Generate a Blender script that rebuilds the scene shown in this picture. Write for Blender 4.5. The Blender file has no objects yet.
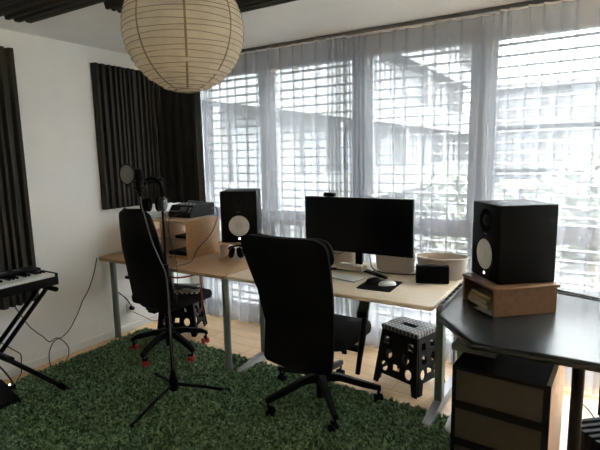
import bpy, bmesh, math, random
from mathutils import Vector, Matrix
random.seed(7)
S = bpy.context.scene
COL = S.collection
PI = math.pi
R = math.radians

# ------------------------------------------------------------------ materials
def nodes(name):
    m = bpy.data.materials.new(name); m.use_nodes = True
    nt = m.node_tree
    return m, nt, nt.nodes['Principled BSDF']

def plain(name, c, rough=.5, metal=0., var=0., scale=30., bump=0., coat=0., spec=.5, stretch=None):
    m, nt, p = nodes(name)
    p.inputs['Roughness'].default_value = rough
    p.inputs['Metallic'].default_value = metal
    p.inputs['Specular IOR Level'].default_value = spec
    p.inputs['Coat Weight'].default_value = coat
    N = nt.nodes; L = nt.links
    tc = N.new('ShaderNodeTexCoord'); mp = N.new('ShaderNodeMapping')
    if stretch: mp.inputs['Scale'].default_value = stretch
    L.new(tc.outputs['Object'], mp.inputs['Vector'])
    nz = N.new('ShaderNodeTexNoise'); nz.inputs['Scale'].default_value = scale; nz.inputs['Detail'].default_value = 4
    L.new(mp.outputs['Vector'], nz.inputs['Vector'])
    rp = N.new('ShaderNodeValToRGB')
    rp.color_ramp.elements[0].position = .3; rp.color_ramp.elements[1].position = .7
    a = tuple(max(0, v*(1-var)) for v in c); b = tuple(min(1, v*(1+var)) for v in c)
    rp.color_ramp.elements[0].color = (*a, 1); rp.color_ramp.elements[1].color = (*b, 1)
    L.new(nz.outputs['Fac'], rp.inputs['Fac']); L.new(rp.outputs['Color'], p.inputs['Base Color'])
    if bump:
        bp = N.new('ShaderNodeBump'); bp.inputs['Strength'].default_value = bump; bp.inputs['Distance'].default_value = .004
        L.new(nz.outputs['Fac'], bp.inputs['Height']); L.new(bp.outputs['Normal'], p.inputs['Normal'])
    return m

def wood(name, c0, c1, rough=.4, scale=1., axis='X', coat=0.):
    m, nt, p = nodes(name); N = nt.nodes; L = nt.links
    tc = N.new('ShaderNodeTexCoord'); mp = N.new('ShaderNodeMapping')
    st = {'X': (1.2, 14, 14), 'Y': (14, 1.2, 14), 'Z': (14, 14, 1.2)}[axis]
    mp.inputs['Scale'].default_value = tuple(v*scale for v in st)
    L.new(tc.outputs['Object'], mp.inputs['Vector'])
    nz = N.new('ShaderNodeTexNoise'); nz.inputs['Scale'].default_value = 3; nz.inputs['Detail'].default_value = 8
    nz.inputs['Roughness'].default_value = .65; nz.inputs['Distortion'].default_value = .6
    L.new(mp.outputs['Vector'], nz.inputs['Vector'])
    rp = N.new('ShaderNodeValToRGB')
    rp.color_ramp.elements[0].position = .35; rp.color_ramp.elements[1].position = .68
    rp.color_ramp.elements[0].color = (*c0, 1); rp.color_ramp.elements[1].color = (*c1, 1)
    L.new(nz.outputs['Fac'], rp.inputs['Fac']); L.new(rp.outputs['Color'], p.inputs['Base Color'])
    p.inputs['Roughness'].default_value = rough; p.inputs['Coat Weight'].default_value = coat
    return m

def floor_mat():
    m, nt, p = nodes('oak_planks'); N = nt.nodes; L = nt.links
    tc = N.new('ShaderNodeTexCoord')
    br = N.new('ShaderNodeTexBrick')
    br.inputs['Scale'].default_value = 1; br.inputs['Brick Width'].default_value = 1.2; br.inputs['Row Height'].default_value = .13
    br.inputs['Mortar Size'].default_value = .0012; br.offset = .37
    br.inputs['Color1'].default_value = (.78, .52, .29, 1); br.inputs['Color2'].default_value = (.86, .61, .36, 1)
    br.inputs['Mortar'].default_value = (.24, .14, .07, 1)
    L.new(tc.outputs['Object'], br.inputs['Vector'])
    mp = N.new('ShaderNodeMapping'); mp.inputs['Scale'].default_value = (2, 28, 1)
    L.new(tc.outputs['Object'], mp.inputs['Vector'])
    nz = N.new('ShaderNodeTexNoise'); nz.inputs['Scale'].default_value = 2; nz.inputs['Detail'].default_value = 8; nz.inputs['Distortion'].default_value = .8
    L.new(mp.outputs['Vector'], nz.inputs['Vector'])
    rp = N.new('ShaderNodeValToRGB'); rp.color_ramp.elements[0].color = (.72, .70, .66, 1); rp.color_ramp.elements[1].color = (1.1, 1.1, 1.1, 1)
    L.new(nz.outputs['Fac'], rp.inputs['Fac'])
    mx = N.new('ShaderNodeMixRGB'); mx.blend_type = 'MULTIPLY'; mx.inputs['Fac'].default_value = 1
    L.new(br.outputs['Color'], mx.inputs['Color1']); L.new(rp.outputs['Color'], mx.inputs['Color2'])
    L.new(mx.outputs['Color'], p.inputs['Base Color']); p.inputs['Roughness'].default_value = .27
    return m

def dots_mat():
    # black plastic with white anti-slip dots
    m, nt, p = nodes('dotted_plastic'); N = nt.nodes; L = nt.links
    tc = N.new('ShaderNodeTexCoord'); mp = N.new('ShaderNodeMapping')
    mp.inputs['Scale'].default_value = (34, 34, 34); mp.inputs['Location'].default_value = (.5, .5, 0)
    L.new(tc.outputs['Object'], mp.inputs['Vector'])
    fr = N.new('ShaderNodeVectorMath'); fr.operation = 'FRACTION'; L.new(mp.outputs['Vector'], fr.inputs[0])
    sb = N.new('ShaderNodeVectorMath'); sb.operation = 'SUBTRACT'; sb.inputs[1].default_value = (.5, .5, .5); L.new(fr.outputs[0], sb.inputs[0])
    ml = N.new('ShaderNodeVectorMath'); ml.operation = 'MULTIPLY'; ml.inputs[1].default_value = (1, 1, 0); L.new(sb.outputs[0], ml.inputs[0])
    ln = N.new('ShaderNodeVectorMath'); ln.operation = 'LENGTH'; L.new(ml.outputs[0], ln.inputs[0])
    lt = N.new('ShaderNodeMath'); lt.operation = 'LESS_THAN'; lt.inputs[1].default_value = .22; L.new(ln.outputs['Value'], lt.inputs[0])
    mx = N.new('ShaderNodeMixRGB'); mx.inputs['Color1'].default_value = (.035, .035, .037, 1); mx.inputs['Color2'].default_value = (.24, .24, .24, 1)
    L.new(lt.outputs[0], mx.inputs['Fac']); L.new(mx.outputs['Color'], p.inputs['Base Color']); p.inputs['Roughness'].default_value = .45
    return m

def sheer_mat(name, see, c=(.86, .87, .9)):
    m = bpy.data.materials.new(name); m.use_nodes = True; nt = m.node_tree; N = nt.nodes; L = nt.links
    N.clear(); out = N.new('ShaderNodeOutputMaterial')
    tr = N.new('ShaderNodeBsdfTransparent'); df = N.new('ShaderNodeBsdfDiffuse'); tl = N.new('ShaderNodeBsdfTranslucent')
    df.inputs['Color'].default_value = (*c, 1); tl.inputs['Color'].default_value = (*c, 1)
    a = N.new('ShaderNodeMixShader'); a.inputs[0].default_value = .58; L.new(df.outputs[0], a.inputs[1]); L.new(tl.outputs[0], a.inputs[2])
    tc = N.new('ShaderNodeTexCoord'); mp = N.new('ShaderNodeMapping'); mp.inputs['Scale'].default_value = (60, 60, 3); L.new(tc.outputs['Object'], mp.inputs['Vector'])
    nz = N.new('ShaderNodeTexNoise'); nz.inputs['Scale'].default_value = 1; L.new(mp.outputs['Vector'], nz.inputs['Vector'])
    mr = N.new('ShaderNodeMapRange'); mr.inputs['To Min'].default_value = 1-see-.012; mr.inputs['To Max'].default_value = 1-see+.012; L.new(nz.outputs['Fac'], mr.inputs['Value'])
    b = N.new('ShaderNodeMixShader'); L.new(mr.outputs[0], b.inputs[0]); L.new(tr.outputs[0], b.inputs[1]); L.new(a.outputs[0], b.inputs[2])
    L.new(b.outputs[0], out.inputs[0]); return m

def glass_mat():
    m = bpy.data.materials.new('window_glass'); m.use_nodes = True; nt = m.node_tree; N = nt.nodes; L = nt.links
    N.clear(); out = N.new('ShaderNodeOutputMaterial')
    tr = N.new('ShaderNodeBsdfTransparent'); tr.inputs[0].default_value = (.93, .95, .95, 1)
    gl = N.new('ShaderNodeBsdfGlossy'); gl.inputs['Roughness'].default_value = .02
    b = N.new('ShaderNodeMixShader'); b.inputs[0].default_value = .06
    L.new(tr.outputs[0], b.inputs[1]); L.new(gl.outputs[0], b.inputs[2]); L.new(b.outputs[0], out.inputs[0]); return m

def paper_mat():
    m = bpy.data.materials.new('rice_paper'); m.use_nodes = True; nt = m.node_tree; N = nt.nodes; L = nt.links
    N.clear(); out = N.new('ShaderNodeOutputMaterial')
    tc = N.new('ShaderNodeTexCoord'); nz = N.new('ShaderNodeTexNoise'); nz.inputs['Scale'].default_value = 22; nz.inputs['Detail'].default_value = 7
    L.new(tc.outputs['Object'], nz.inputs['Vector'])
    rp = N.new('ShaderNodeValToRGB'); rp.color_ramp.elements[0].position = .3; rp.color_ramp.elements[1].position = .7
    rp.color_ramp.elements[0].color = (.73, .69, .59, 1); rp.color_ramp.elements[1].color = (.84, .80, .70, 1)
    L.new(nz.outputs['Fac'], rp.inputs['Fac'])
    df = N.new('ShaderNodeBsdfDiffuse'); tl = N.new('ShaderNodeBsdfTranslucent')
    L.new(rp.outputs['Color'], df.inputs[0]); L.new(rp.outputs['Color'], tl.inputs[0])
    bp = N.new('ShaderNodeBump'); bp.inputs['Strength'].default_value = .35; bp.inputs['Distance'].default_value = .01
    L.new(nz.outputs['Fac'], bp.inputs['Height']); L.new(bp.outputs['Normal'], df.inputs['Normal'])
    a = N.new('ShaderNodeMixShader'); a.inputs[0].default_value = .45; L.new(df.outputs[0], a.inputs[1]); L.new(tl.outputs[0], a.inputs[2])
    L.new(a.outputs[0], out.inputs[0]); return m

def glow(name, c, s):
    m, nt, p = nodes(name); p.inputs['Base Color'].default_value = (*c, 1)
    p.inputs['Emission Color'].default_value = (*c, 1); p.inputs['Emission Strength'].default_value = s; return m

M = dict(
    wall=plain('wall_paint', (.84, .84, .825), .9, var=.015, scale=6, bump=.05),
    ceil=plain('ceiling_paint', (.80, .80, .78), .95, var=.015, scale=5),
    base=plain('baseboard_paint', (.75, .75, .73), .6),
    floor=floor_mat(),
    foam=plain('acoustic_foam', (.050, .048, .042), .95, var=.25, scale=160, bump=.4, spec=.1),
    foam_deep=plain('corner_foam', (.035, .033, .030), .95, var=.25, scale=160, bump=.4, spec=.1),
    frame=plain('window_frame_white', (.42, .43, .46), .45),
    glass=glass_mat(),
    slat=plain('slat_metal', (.075, .077, .08), .5),
    cable=plain('guide_cable', (.15, .15, .16), .5),
    rail=plain('rail_metal', (.13, .125, .12), .5, metal=.3),
    sheer=sheer_mat('sheer_voile', .62, (.60, .615, .67)),
    paper=paper_mat(), paperseam=plain('paper_overlap', (.27, .225, .155), .9, var=.15),
    wire=plain('wire_rib', (.30, .25, .18), .8),
    beech=wood('beech_laminate', (.50, .30, .155), (.60, .385, .215), .42, coat=.1),
    birch=wood('birch_laminate', (.68, .56, .41), (.77, .65, .50), .36, coat=.15),
    edge=wood('beech_edge', (.32, .20, .11), (.40, .26, .15), .45),
    riser=wood('riser_wood', (.12, .06, .025), (.17, .088, .04), .5),
    riserL=wood('riser_pine', (.48, .30, .15), (.58, .38, .21), .5),
    sidewood=wood('pine_side', (.60, .42, .30), (.72, .54, .42), .5, axis='Z'),
    desk=plain('black_laminate', (.008, .0095, .010), .27, var=.2, scale=300, bump=.06, spec=.42),
    black=plain('black_plastic', (.004, .004, .0045), .5, var=.2, spec=.09),
    gloss=plain('black_gloss', (.004, .004, .005), .2, spec=.12),
    screen=plain('screen_glass', (.0025, .0025, .004), .28, spec=.12),
    fabric=plain('black_fabric', (.005, .005, .0055), .95, var=.4, scale=220, bump=.3, spec=.05),
    seat=plain('seat_fabric', (.012, .012, .013), .9, var=.3, scale=220, bump=.3, spec=.15),
    mesh=plain('black_mesh', (.006, .006, .0065), .8, var=.5, scale=90, bump=.5, spec=.12, stretch=(1, 1, 5)),
    red=plain('red_plastic', (.50, .035, .035), .4),
    steel=plain('grey_steel', (.16, .18, .16), .4, metal=.35),
    silver=plain('silver_metal', (.30, .30, .295), .35, metal=.6),
    chrome=plain('chrome', (.6, .6, .6), .2, metal=.9),
    cone=plain('speaker_cone', (.62, .62, .60), .6),
    white=plain('white_plastic', (.72, .72, .70), .4),
    cream=plain('cream_plastic', (.66, .60, .50), .45),
    tub=plain('cream_tub', (.54, .47, .41), .5),
    dots=dots_mat(),
    olive=plain('olive_board', (.024, .019, .0095), .6, var=.1),
    page=plain('cream_paper', (.36, .29, .20), .8, var=.1),
    cover=plain('grey_cover', (.30, .29, .28), .5, var=.2),
    tan=plain('tan_cover', (.34, .24, .14), .7, var=.1),
    cord=plain('dark_cord', (.03, .028, .025), .6),
    cord2=plain('grey_cord', (.085, .08, .075), .5),
    redcord=plain('red_cord', (.30, .02, .03), .5),
    pale=plain('pale_cord', (.5, .47, .42), .5),
    pop=None,
    logo=glow('lit_logo', (.95, .97, 1), 1.2), yled=glow('yellow_lamp', (1, .75, .35), 2.), bled=glow('blue_lamp', (.35, .6, 1), .8),
    pile=None,
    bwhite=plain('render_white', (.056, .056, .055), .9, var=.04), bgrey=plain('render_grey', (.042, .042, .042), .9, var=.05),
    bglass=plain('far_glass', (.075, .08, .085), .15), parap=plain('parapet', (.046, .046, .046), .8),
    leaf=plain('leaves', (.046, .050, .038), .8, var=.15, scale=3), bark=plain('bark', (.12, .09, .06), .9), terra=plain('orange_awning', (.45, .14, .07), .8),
    ground=plain('courtyard', (.075, .078, .07), .9, var=.2, scale=.5),
)
M['pop'] = sheer_mat('pop_mesh', .35, (.20, .20, .18))

def pile_mat():
    m, nt, p = nodes('green_pile'); N = nt.nodes; L = nt.links
    g = N.new('ShaderNodeTexCoord'); nz = N.new('ShaderNodeTexNoise'); nz.inputs['Scale'].default_value = 55; nz.inputs['Detail'].default_value = 3
    L.new(g.outputs['Object'], nz.inputs['Vector'])
    rp = N.new('ShaderNodeValToRGB'); rp.color_ramp.elements[0].position = .38; rp.color_ramp.elements[1].position = .66
    rp.color_ramp.elements[0].color = (.032, .070, .032, 1); rp.color_ramp.elements[1].color = (.34, .51, .285, 1)
    L.new(nz.outputs['Fac'], rp.inputs['Fac']); L.new(rp.outputs['Color'], p.inputs['Base Color'])
    p.inputs['Roughness'].default_value = .7; p.inputs['Specular IOR Level'].default_value = .25
    return m
M['pile'] = pile_mat()

# ------------------------------------------------------------------ mesh helper
class MB:
    def __init__(s): s.v = []; s.f = []; s.sm = []
    def add(s, vs, fs, smooth=False):
        o = len(s.v); s.v += [tuple(v) for v in vs]; s.f += [tuple(i+o for i in f) for f in fs]; s.sm += [smooth]*len(fs); return s
    def bm(s, b, smooth=False):
        b.verts.index_update(); s.add([v.co[:] for v in b.verts], [[v.index for v in f.verts] for f in b.faces], smooth); b.free(); return s
    def box(s, c, d, bev=0., rot=None, seg=2):
        b = bmesh.new(); bmesh.ops.create_cube(b, size=1)
        bmesh.ops.scale(b, vec=d, verts=b.verts)
        if bev: bmesh.ops.bevel(b, geom=b.edges[:], offset=min(bev, .49*min(d)), segments=seg, profile=.5, affect='EDGES')
        if rot is not None:
            rm = rot if isinstance(rot, Matrix) else Matrix.Rotation(rot, 4, 'Z')
            bmesh.ops.transform(b, matrix=rm, verts=b.verts)
        bmesh.ops.translate(b, vec=c, verts=b.verts)
        return s.bm(b, bool(bev) and seg > 2)
    def b2(s, lo, hi, bev=0., seg=2):
        return s.box([(a+b)/2 for a, b in zip(lo, hi)], [b-a for a, b in zip(lo, hi)], bev, seg=seg)
    def tube(s, pts, r, n=8, caps=True, closed=False):
        pts = [Vector(p) for p in pts]; rs = r if isinstance(r, (list, tuple)) else [r]*len(pts)
        vs = []; fs = []; k = len(pts); up = None
        for i, p in enumerate(pts):
            if closed: d = pts[(i+1) % k]-pts[i-1]
            else: d = pts[min(i+1, k-1)]-pts[max(i-1, 0)]
            d.normalize()
            if up is None:
                up = Vector((0, 0, 1)) if abs(d.z) < .9 else Vector((1, 0, 0))
            a = d.cross(up)
            if a.length < 1e-6: a = d.orthogonal()
            a.normalize(); up = a.cross(d).normalized()
            for j in range(n):
                t = 2*PI*j/n; vs.append(p+(a*math.cos(t)+up*math.sin(t))*rs[i])
        for i in range(k if closed else k-1):
            for j in range(n):
                i2 = (i+1) % k
                fs.append((i*n+j, i*n+(j+1) % n, i2*n+(j+1) % n, i2*n+j))
        s.add(vs, fs, True)
        if caps and not closed:
            s.add(vs[:n], [tuple(range(n-1, -1, -1))]); s.add(vs[-n:], [tuple(range(n))])
        return s
    def lathe(s, prof, n=32, c=(0, 0, 0), mat=None, smooth=True):
        vs = []; fs = []; k = len(prof)
        for r, z in prof:
            for j in range(n):
                t = 2*PI*j/n; v = Vector((r*math.cos(t), r*math.sin(t), z))
                if mat is not None: v = mat @ v
                vs.append(v+Vector(c))
        for i in range(k-1):
            for j in range(n): fs.append((i*n+j, i*n+(j+1) % n, (i+1)*n+(j+1) % n, (i+1)*n+j))
        s.add(vs, fs, smooth); return s
    def prism(s, poly, z0, z1, smooth=False):
        n = len(poly)
        vs = [(x, y, z0) for x, y in poly]+[(x, y, z1) for x, y in poly]
        fs = [tuple(range(n-1, -1, -1)), tuple(range(n, 2*n))]
        s.add(vs, fs); s.add(vs, [(i, (i+1) % n, n+(i+1) % n, n+i) for i in range(n)], smooth); return s
    def slab(s, fn, nu, nv, th):
        # closed slab from fn(u,v) -> (point, normal)
        A = []; B = []
        for j in range(nv+1):
            for i in range(nu+1):
                p, q = fn(i/nu, j/nv); p = Vector(p); q = Vector(q).normalized()
                A.append(p+q*th/2); B.append(p-q*th/2)
        w = nu+1; fs = []; o = len(A)
        for j in range(nv):
            for i in range(nu):
                a, b, c, d = j*w+i, j*w+i+1, (j+1)*w+i+1, (j+1)*w+i
                fs.append((a, b, c, d)); fs.append((o+d, o+c, o+b, o+a))
        per = [i for i in range(w)]+[j*w+nu for j in range(1, nv+1)]+[nv*w+i for i in range(nu-1, -1, -1)]+[j*w for j in range(nv-1, 0, -1)]
        for a, b in zip(per, per[1:]+per[:1]): fs.append((a, o+a, o+b, b))
        s.add(A+B, fs, True); return s
    def xf(s, m): s.v = [tuple(m @ Vector(v)) for v in s.v]; return s
    def build(s, name, mat, parent=None, loc=None, rz=0., sharp=35):
        me = bpy.data.meshes.new(name); me.from_pydata(s.v, [], s.f); me.materials.append(mat)
        me.polygons.foreach_set('use_smooth', s.sm); me.validate()
        b = bmesh.new(); b.from_mesh(me); bmesh.ops.remove_doubles(b, verts=b.verts, dist=1e-6); bmesh.ops.recalc_face_normals(b, faces=b.faces)
        for e in b.edges:
            if len(e.link_faces) == 2 and e.calc_face_angle(0) > R(sharp): e.smooth = False
        b.to_mesh(me); b.free()
        o = bpy.data.objects.new(name, me); COL.objects.link(o)
        if parent is not None: o.parent = parent
        if loc is not None: o.location = loc
        o.rotation_euler.z = rz
        return o

def tag(o, label=None, cat=None, group=None, kind=None):
    if label: o['label'] = label
    if cat: o['category'] = cat
    if group: o['group'] = group
    if kind: o['kind'] = kind
    return o
def thing(name, label, cat, loc=(0, 0, 0), rz=0., group=None):
    o = bpy.data.objects.new(name, None); COL.objects.link(o); o.location = loc; o.rotation_euler.z = rz
    o.empty_display_size = .1
    return tag(o, label, cat, group)
def copy_tree(o, parent=None):
    c = o.copy(); COL.objects.link(c)
    if parent is not None: c.parent = parent
    for ch in list(o.children): copy_tree(ch, c)
    return c
def dup(root, loc, rz, label):
    c = copy_tree(root); c.location = loc; c.rotation_euler.z = rz; c['label'] = label; return c
def struct(mb, name, mat, parent=None):
    o = mb.build(name, mat, parent)
    if parent is None: o['kind'] = 'structure'
    return o
def smooth_path(pts, n=8):
    # Catmull-Rom
    P = [Vector(p) for p in pts]; P = [P[0]*2-P[1]]+P+[P[-1]*2-P[-2]]; out = []
    for i in range(1, len(P)-2):
        a, b, c, d = P[i-1:i+3]
        for k in range(n):
            t = k/n
            out.append(.5*((2*b)+(c-a)*t+(2*a-5*b+4*c-d)*t*t+(3*b-a-3*c+d)*t**3))
    out.append(P[-2]); return out
def cable(name, pts, r, mat, label, cat='cable', group=None, n=8):
    return tag(MB().tube(smooth_path(pts, n), r, 6).build(name, mat), label, cat, group)

# ------------------------------------------------------------------ camera (measured from the photograph's vanishing points)
CAMP = Vector((3.426, 0, 1.513)); YAW, PITCH, ROLL, FPX = 5.53808188e-01, 1.47202745e-01, 2.13188569e-02, 473.45
fw = Vector((-math.sin(YAW)*math.cos(PITCH), math.cos(YAW)*math.cos(PITCH), -math.sin(PITCH)))
rt = Vector((math.cos(YAW), math.sin(YAW), 0)); dn = fw.cross(rt)
r2 = rt*math.cos(ROLL)+dn*math.sin(ROLL); d2 = -rt*math.sin(ROLL)+dn*math.cos(ROLL)
cd = bpy.data.cameras.new('camera'); cd.sensor_width = 36; cd.lens = FPX/600*36; cd.clip_start = .05; cd.clip_end = 300
cam = bpy.data.objects.new('camera', cd); COL.objects.link(cam)
mw = Matrix((( r2.x, -d2.x, -fw.x, CAMP.x), (r2.y, -d2.y, -fw.y, CAMP.y), (r2.z, -d2.z, -fw.z, CAMP.z), (0, 0, 0, 1)))
cam.matrix_world = mw; S.camera = cam

# ------------------------------------------------------------------ room shell
RX, RY0, RY1, H = 5.6, -.8, 3.60, 2.39
struct(MB().b2((-.2, RY0-.2, -.12), (RX+.2, RY1, 0)), 'floor', M['floor'])
struct(MB().b2((-.2, RY0-.2, H), (RX+.2, RY1, H+.15)), 'ceiling', M['ceil'])
struct(MB().b2((-.2, RY0-.2, 0), (0, RY1, H)), 'wall_left', M['wall'])
struct(MB().b2((RX, RY0-.2, 0), (RX+.2, RY1, H)), 'wall_right', M['wall'])
struct(MB().b2((0, RY0-.2, 0), (RX, RY0, H)), 'wall_rear', M['wall'])
wb = MB().b2((5.47, 3.42, .04), (RX, RY1, 2.315)).b2((0, 3.42, 2.315), (RX, RY1, H)).b2((0, 3.42, 0), (RX, RY1, .04)).b2((0, 3.42, .04), (.09, RY1, 2.315))
struct(wb, 'wall_window', M['wall'])
struct(MB().b2((0, RY0, 0), (.012, 3.42, .06), .003), 'baseboard_left', M['base'])

edges = [.09, .98, 1.88, 2.765, 3.65, 4.56, 5.47]  # rightmost windows beyond the view are added, uncovered, to brighten the room
for i, (a, b) in enumerate(zip(edges[:-1], edges[1:])):
    f = MB(); t = .066; y0, y1 = 3.425, 3.50
    f.b2((a, y0, .04), (a+t, y1, 2.315), .006).b2((b-t, y0, .04), (b, y1, 2.315), .006)
    for z0, z1 in ((2.235, 2.315), (.905, 1.03), (.04, .115)):
        f.b2((a+t, y0+.004, z0), (b-t, y1-.004, z1), .006)
    # inner sash step
    for z0, z1 in ((1.03, 2.235),):
        f.b2((a+t, y0+.03, z0), (a+t+.018, y1-.01, z1)).b2((b-t-.018, y0+.03, z0), (b-t, y1-.01, z1))
    w = struct(f, 'window_%d' % (i+1), M['frame'])
    MB().b2((a+t, 3.458, 1.03), (b-t, 3.466, 2.235)).build('glass_pane', M['glass'], w)
    MB().b2((a+t, 3.458, .115), (b-t, 3.466, .905)).build('glass_pane', M['glass'], w)
    if i in (0, 2, 4):
        h = MB().box((b-.03, 3.418, 1.47), (.028, .014, .07), .004).box((b-.03, 3.392, 1.43), (.02, .018, .13), .006).tube([(b-.03, 3.42, 1.475), (b-.03, 3.39, 1.475)], .008)
        h.build('handle', M['cover'], w)

# outside venetian blinds, on all but the added right-hand windows, slats open flat
PITCHZ = .0735
for i, (a, b) in enumerate(zip(edges[:4], edges[1:5])):
    t = thing('venetian_blind', ['outside slatted blind behind the leftmost window, nearest the dark corner', 'outside slatted blind behind the second window from the left wall',
              'outside slatted blind behind the window pane right above the monitor', 'outside slatted blind behind the large right-hand speaker',
              'outside slatted blind behind the window at the far right edge', 'outside slatted blind behind the last window outside the view'][i], 'blind', ((a+b)/2, 3.63, .06), group='outside window blinds')
    hw = (b-a)/2-.012; s = MB()
    k = 0
    z = .035
    while z < 2.2:
        n = 7; vs = []
        for j in range(n):
            u = -1+2*j/(n-1); q = .009*(1-u*u)-(.003 if j in (0, n-1) else 0); vs += [(-hw, u*.037, z+q), (hw, u*.037, z+q)]
        s.add(vs, [(2*j, 2*j+1, 2*j+3, 2*j+2) for j in range(n-1)], True)
        z += PITCHZ
    s.build('slats', M['slat'], t)
    for u in (-.62, .62):
        MB().tube([(u*hw, -.028, 0), (u*hw, -.028, 2.24)], .0022, 5).tube([(u*hw, .028, 0), (u*hw, .028, 2.24)], .0022, 5).build('ladder_cord', M['cable'], t)
    MB().b2((-hw, -.035, 2.205), (hw, .035, 2.26)).build('head_rail', M['slat'], t)

# ------------------------------------------------------------------ curtains
rail = MB().b2((.10, 3.255, H-.022), (RX-.02, 3.285, H-.001), .002)
tag(rail.build('curtain_rail', M['rail']), 'thin dark curtain rail running along the ceiling above the windows', 'curtain rail')

def curtain(x0, x1, lab, seed, step=.1, y=3.266, lean0=0., lean1=0., dense=()):
    rnd = random.Random(seed)
    cols = []    # (xtop, ytop, xbot, ybot)
    x = x0; k = 0
    def put(xt, yt, xb=None, yb=None):
        f = (xt-x0)/(x1-x0); ln = lean0*(1-f)+lean1*f
        cols.append((xt, yt, (xt if xb is None else xb)+ln, yt if yb is None else yb))
    x += .012
    while x < x1-.02:
        st = step*rnd.uniform(.75, 1.2)
        for d0, d1, m in dense:
            if d0 < x < d1: st = step*m*rnd.uniform(.7, 1.2)
        dx = rnd.uniform(-.02, .02); w = rnd.uniform(.008, .014); wb_ = w*rnd.uniform(.6, 1.5); dp = rnd.uniform(.012, .02)
        # S fold: three layers over the fold
        put(x-w, y, x-wb_+dx, y+.004)
        put(x+w*.9, y-dp*.5, x+wb_*.9+dx, y-dp*.8)
        put(x-w*.9, y-dp, x-wb_*.9+dx, y-dp*1.3)
        put(x+w*1.1, y-dp*.6, x+wb_*1.1+dx, y-.012)
        nx = x+st
        for q in (.33, .66):
            bulge = .012*math.sin(q*PI)
            put(x+w+(st-2*w)*q, y+bulge-.006, None, y+bulge*2.2-.008+rnd.uniform(-.004, .004))
        x = nx; k += 1
    rows = [H-.024, H-.05, 2.2, 1.8, 1.4, 1.0, .6, .3, .012]
    vs = []; nC = len(cols)
    ph = rnd.uniform(0, 6)
    for z in rows:
        f = (H-z)/H
        for c in cols:
            g = f
            wob = .006*f*math.sin(3.1*z+ph+c[0]*9)
            vs.append((c[0]+(c[2]-c[0])*g+wob, c[1]+(c[3]-c[1])*g+.004*f*math.sin(c[0]*14+z*2), z))
    fs = [(r*nC+i, r*nC+i+1, (r+1)*nC+i+1, (r+1)*nC+i) for r in range(len(rows)-1) for i in range(nC-1)]
    me = bpy.data.meshes.new('sheer_curtain'); me.from_pydata(vs, [], fs); me.materials.append(M['sheer'])
    me.polygons.foreach_set('use_smooth', [True]*len(fs))
    o = bpy.data.objects.new('sheer_curtain', me); COL.objects.link(o)
    tag(o, lab, 'curtain', 'sheer white curtains')
    # heading tape
    hd = MB(); hv = []
    tp = [(c[0], c[1]-.001) for c in cols]
    n = len(tp)
    hd.add([(a, b, H-.024) for a, b in tp]+[(a, b, H-.036) for a, b in tp], [(i, i+1, n+i+1, n+i) for i in range(n-1)], True)
    h = hd.build('heading_tape', M['white'], o)
    return o
curtain(.40, 1.86, 'sheer white curtain from the dark foam corner to the middle seam above the webcam', 3, lean0=-.08, dense=((.40, .52, .35), (1.62, 1.86, .35)))
curtain(1.80, 2.87, 'sheer white curtain hanging behind the monitor, right of the middle seam', 5, y=3.302, dense=((1.8, 1.95, .35), (2.72, 2.9, .6)))
curtain(2.885, 3.72, 'sheer white curtain behind the large right-hand speaker', 9, y=3.27, dense=((2.86, 2.93, .6),))

# ------------------------------------------------------------------ acoustic foam
def foam_profile(w, depth, seed, pit):
    rnd = random.Random(seed); P = [(0, 0)]; x = 0
    while x < w-1e-4:
        p = pit*rnd.choice((.7, .85, 1, 1.25)); p = min(p, w-x)
        if w-x-p < pit*.4: p = w-x
        d = depth*rnd.choice((.8, 1, 1))
        P += [(x+p*.12, depth*.3), (x+p*.28, d), (x+p*.72, d), (x+p*.90, depth*.3)]
        x += p
    P += [(w, depth*.3), (w, 0)]
    P[1] = (0.0, depth*.3)
    Q = [P[0], P[1]]
    for q in P[2:]:
        if q[0] > Q[-1][0]+1e-5 or q == P[-1]: Q.append(q)
    return Q
def foam(name, label, fmap, w, l, depth, seed, pit, mat, group):
    P = foam_profile(w, depth, seed, pit); n = len(P)
    vs = [fmap(a, 0, d) for a, d in P]+[fmap(a, l, d) for a, d in P]
    fs = [tuple(range(n)), tuple(range(2*n-1, n-1, -1))]+[(i, (i+1) % n, n+(i+1) % n, n+i) for i in range(n)]
    return tag(MB().add(vs, fs).build(name, mat), label, 'acoustic foam', group)
T = .58; zt = 2.265
for k, nm in enumerate(('topmost', 'middle', 'lowest')):
    z1 = zt-k*.587
    foam('acoustic_foam_tile', ['topmost ribbed dark foam tile on the left wall above the digital piano', 'middle ribbed dark foam tile on the left wall above the digital piano',
         'lowest ribbed dark foam tile on the left wall, its foot behind the digital piano'][k],
         lambda a, b, d, z1=z1: (d+.001, 1.27+a, z1-.587+b), T, .5865, .05, 11, .055, M['foam'], 'ribbed foam tiles')
for k in range(2):
    z1 = zt-k*.582
    foam('acoustic_foam_tile', ['upper ribbed dark foam tile on the left wall behind the paper lantern', 'lower ribbed dark foam tile on the left wall behind the microphone'][k],
         lambda a, b, d, z1=z1: (d+.001, 2.447+a, z1-.582+b), .60, .5815, .05, 21, .055, M['foam'], 'ribbed foam tiles')
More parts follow.
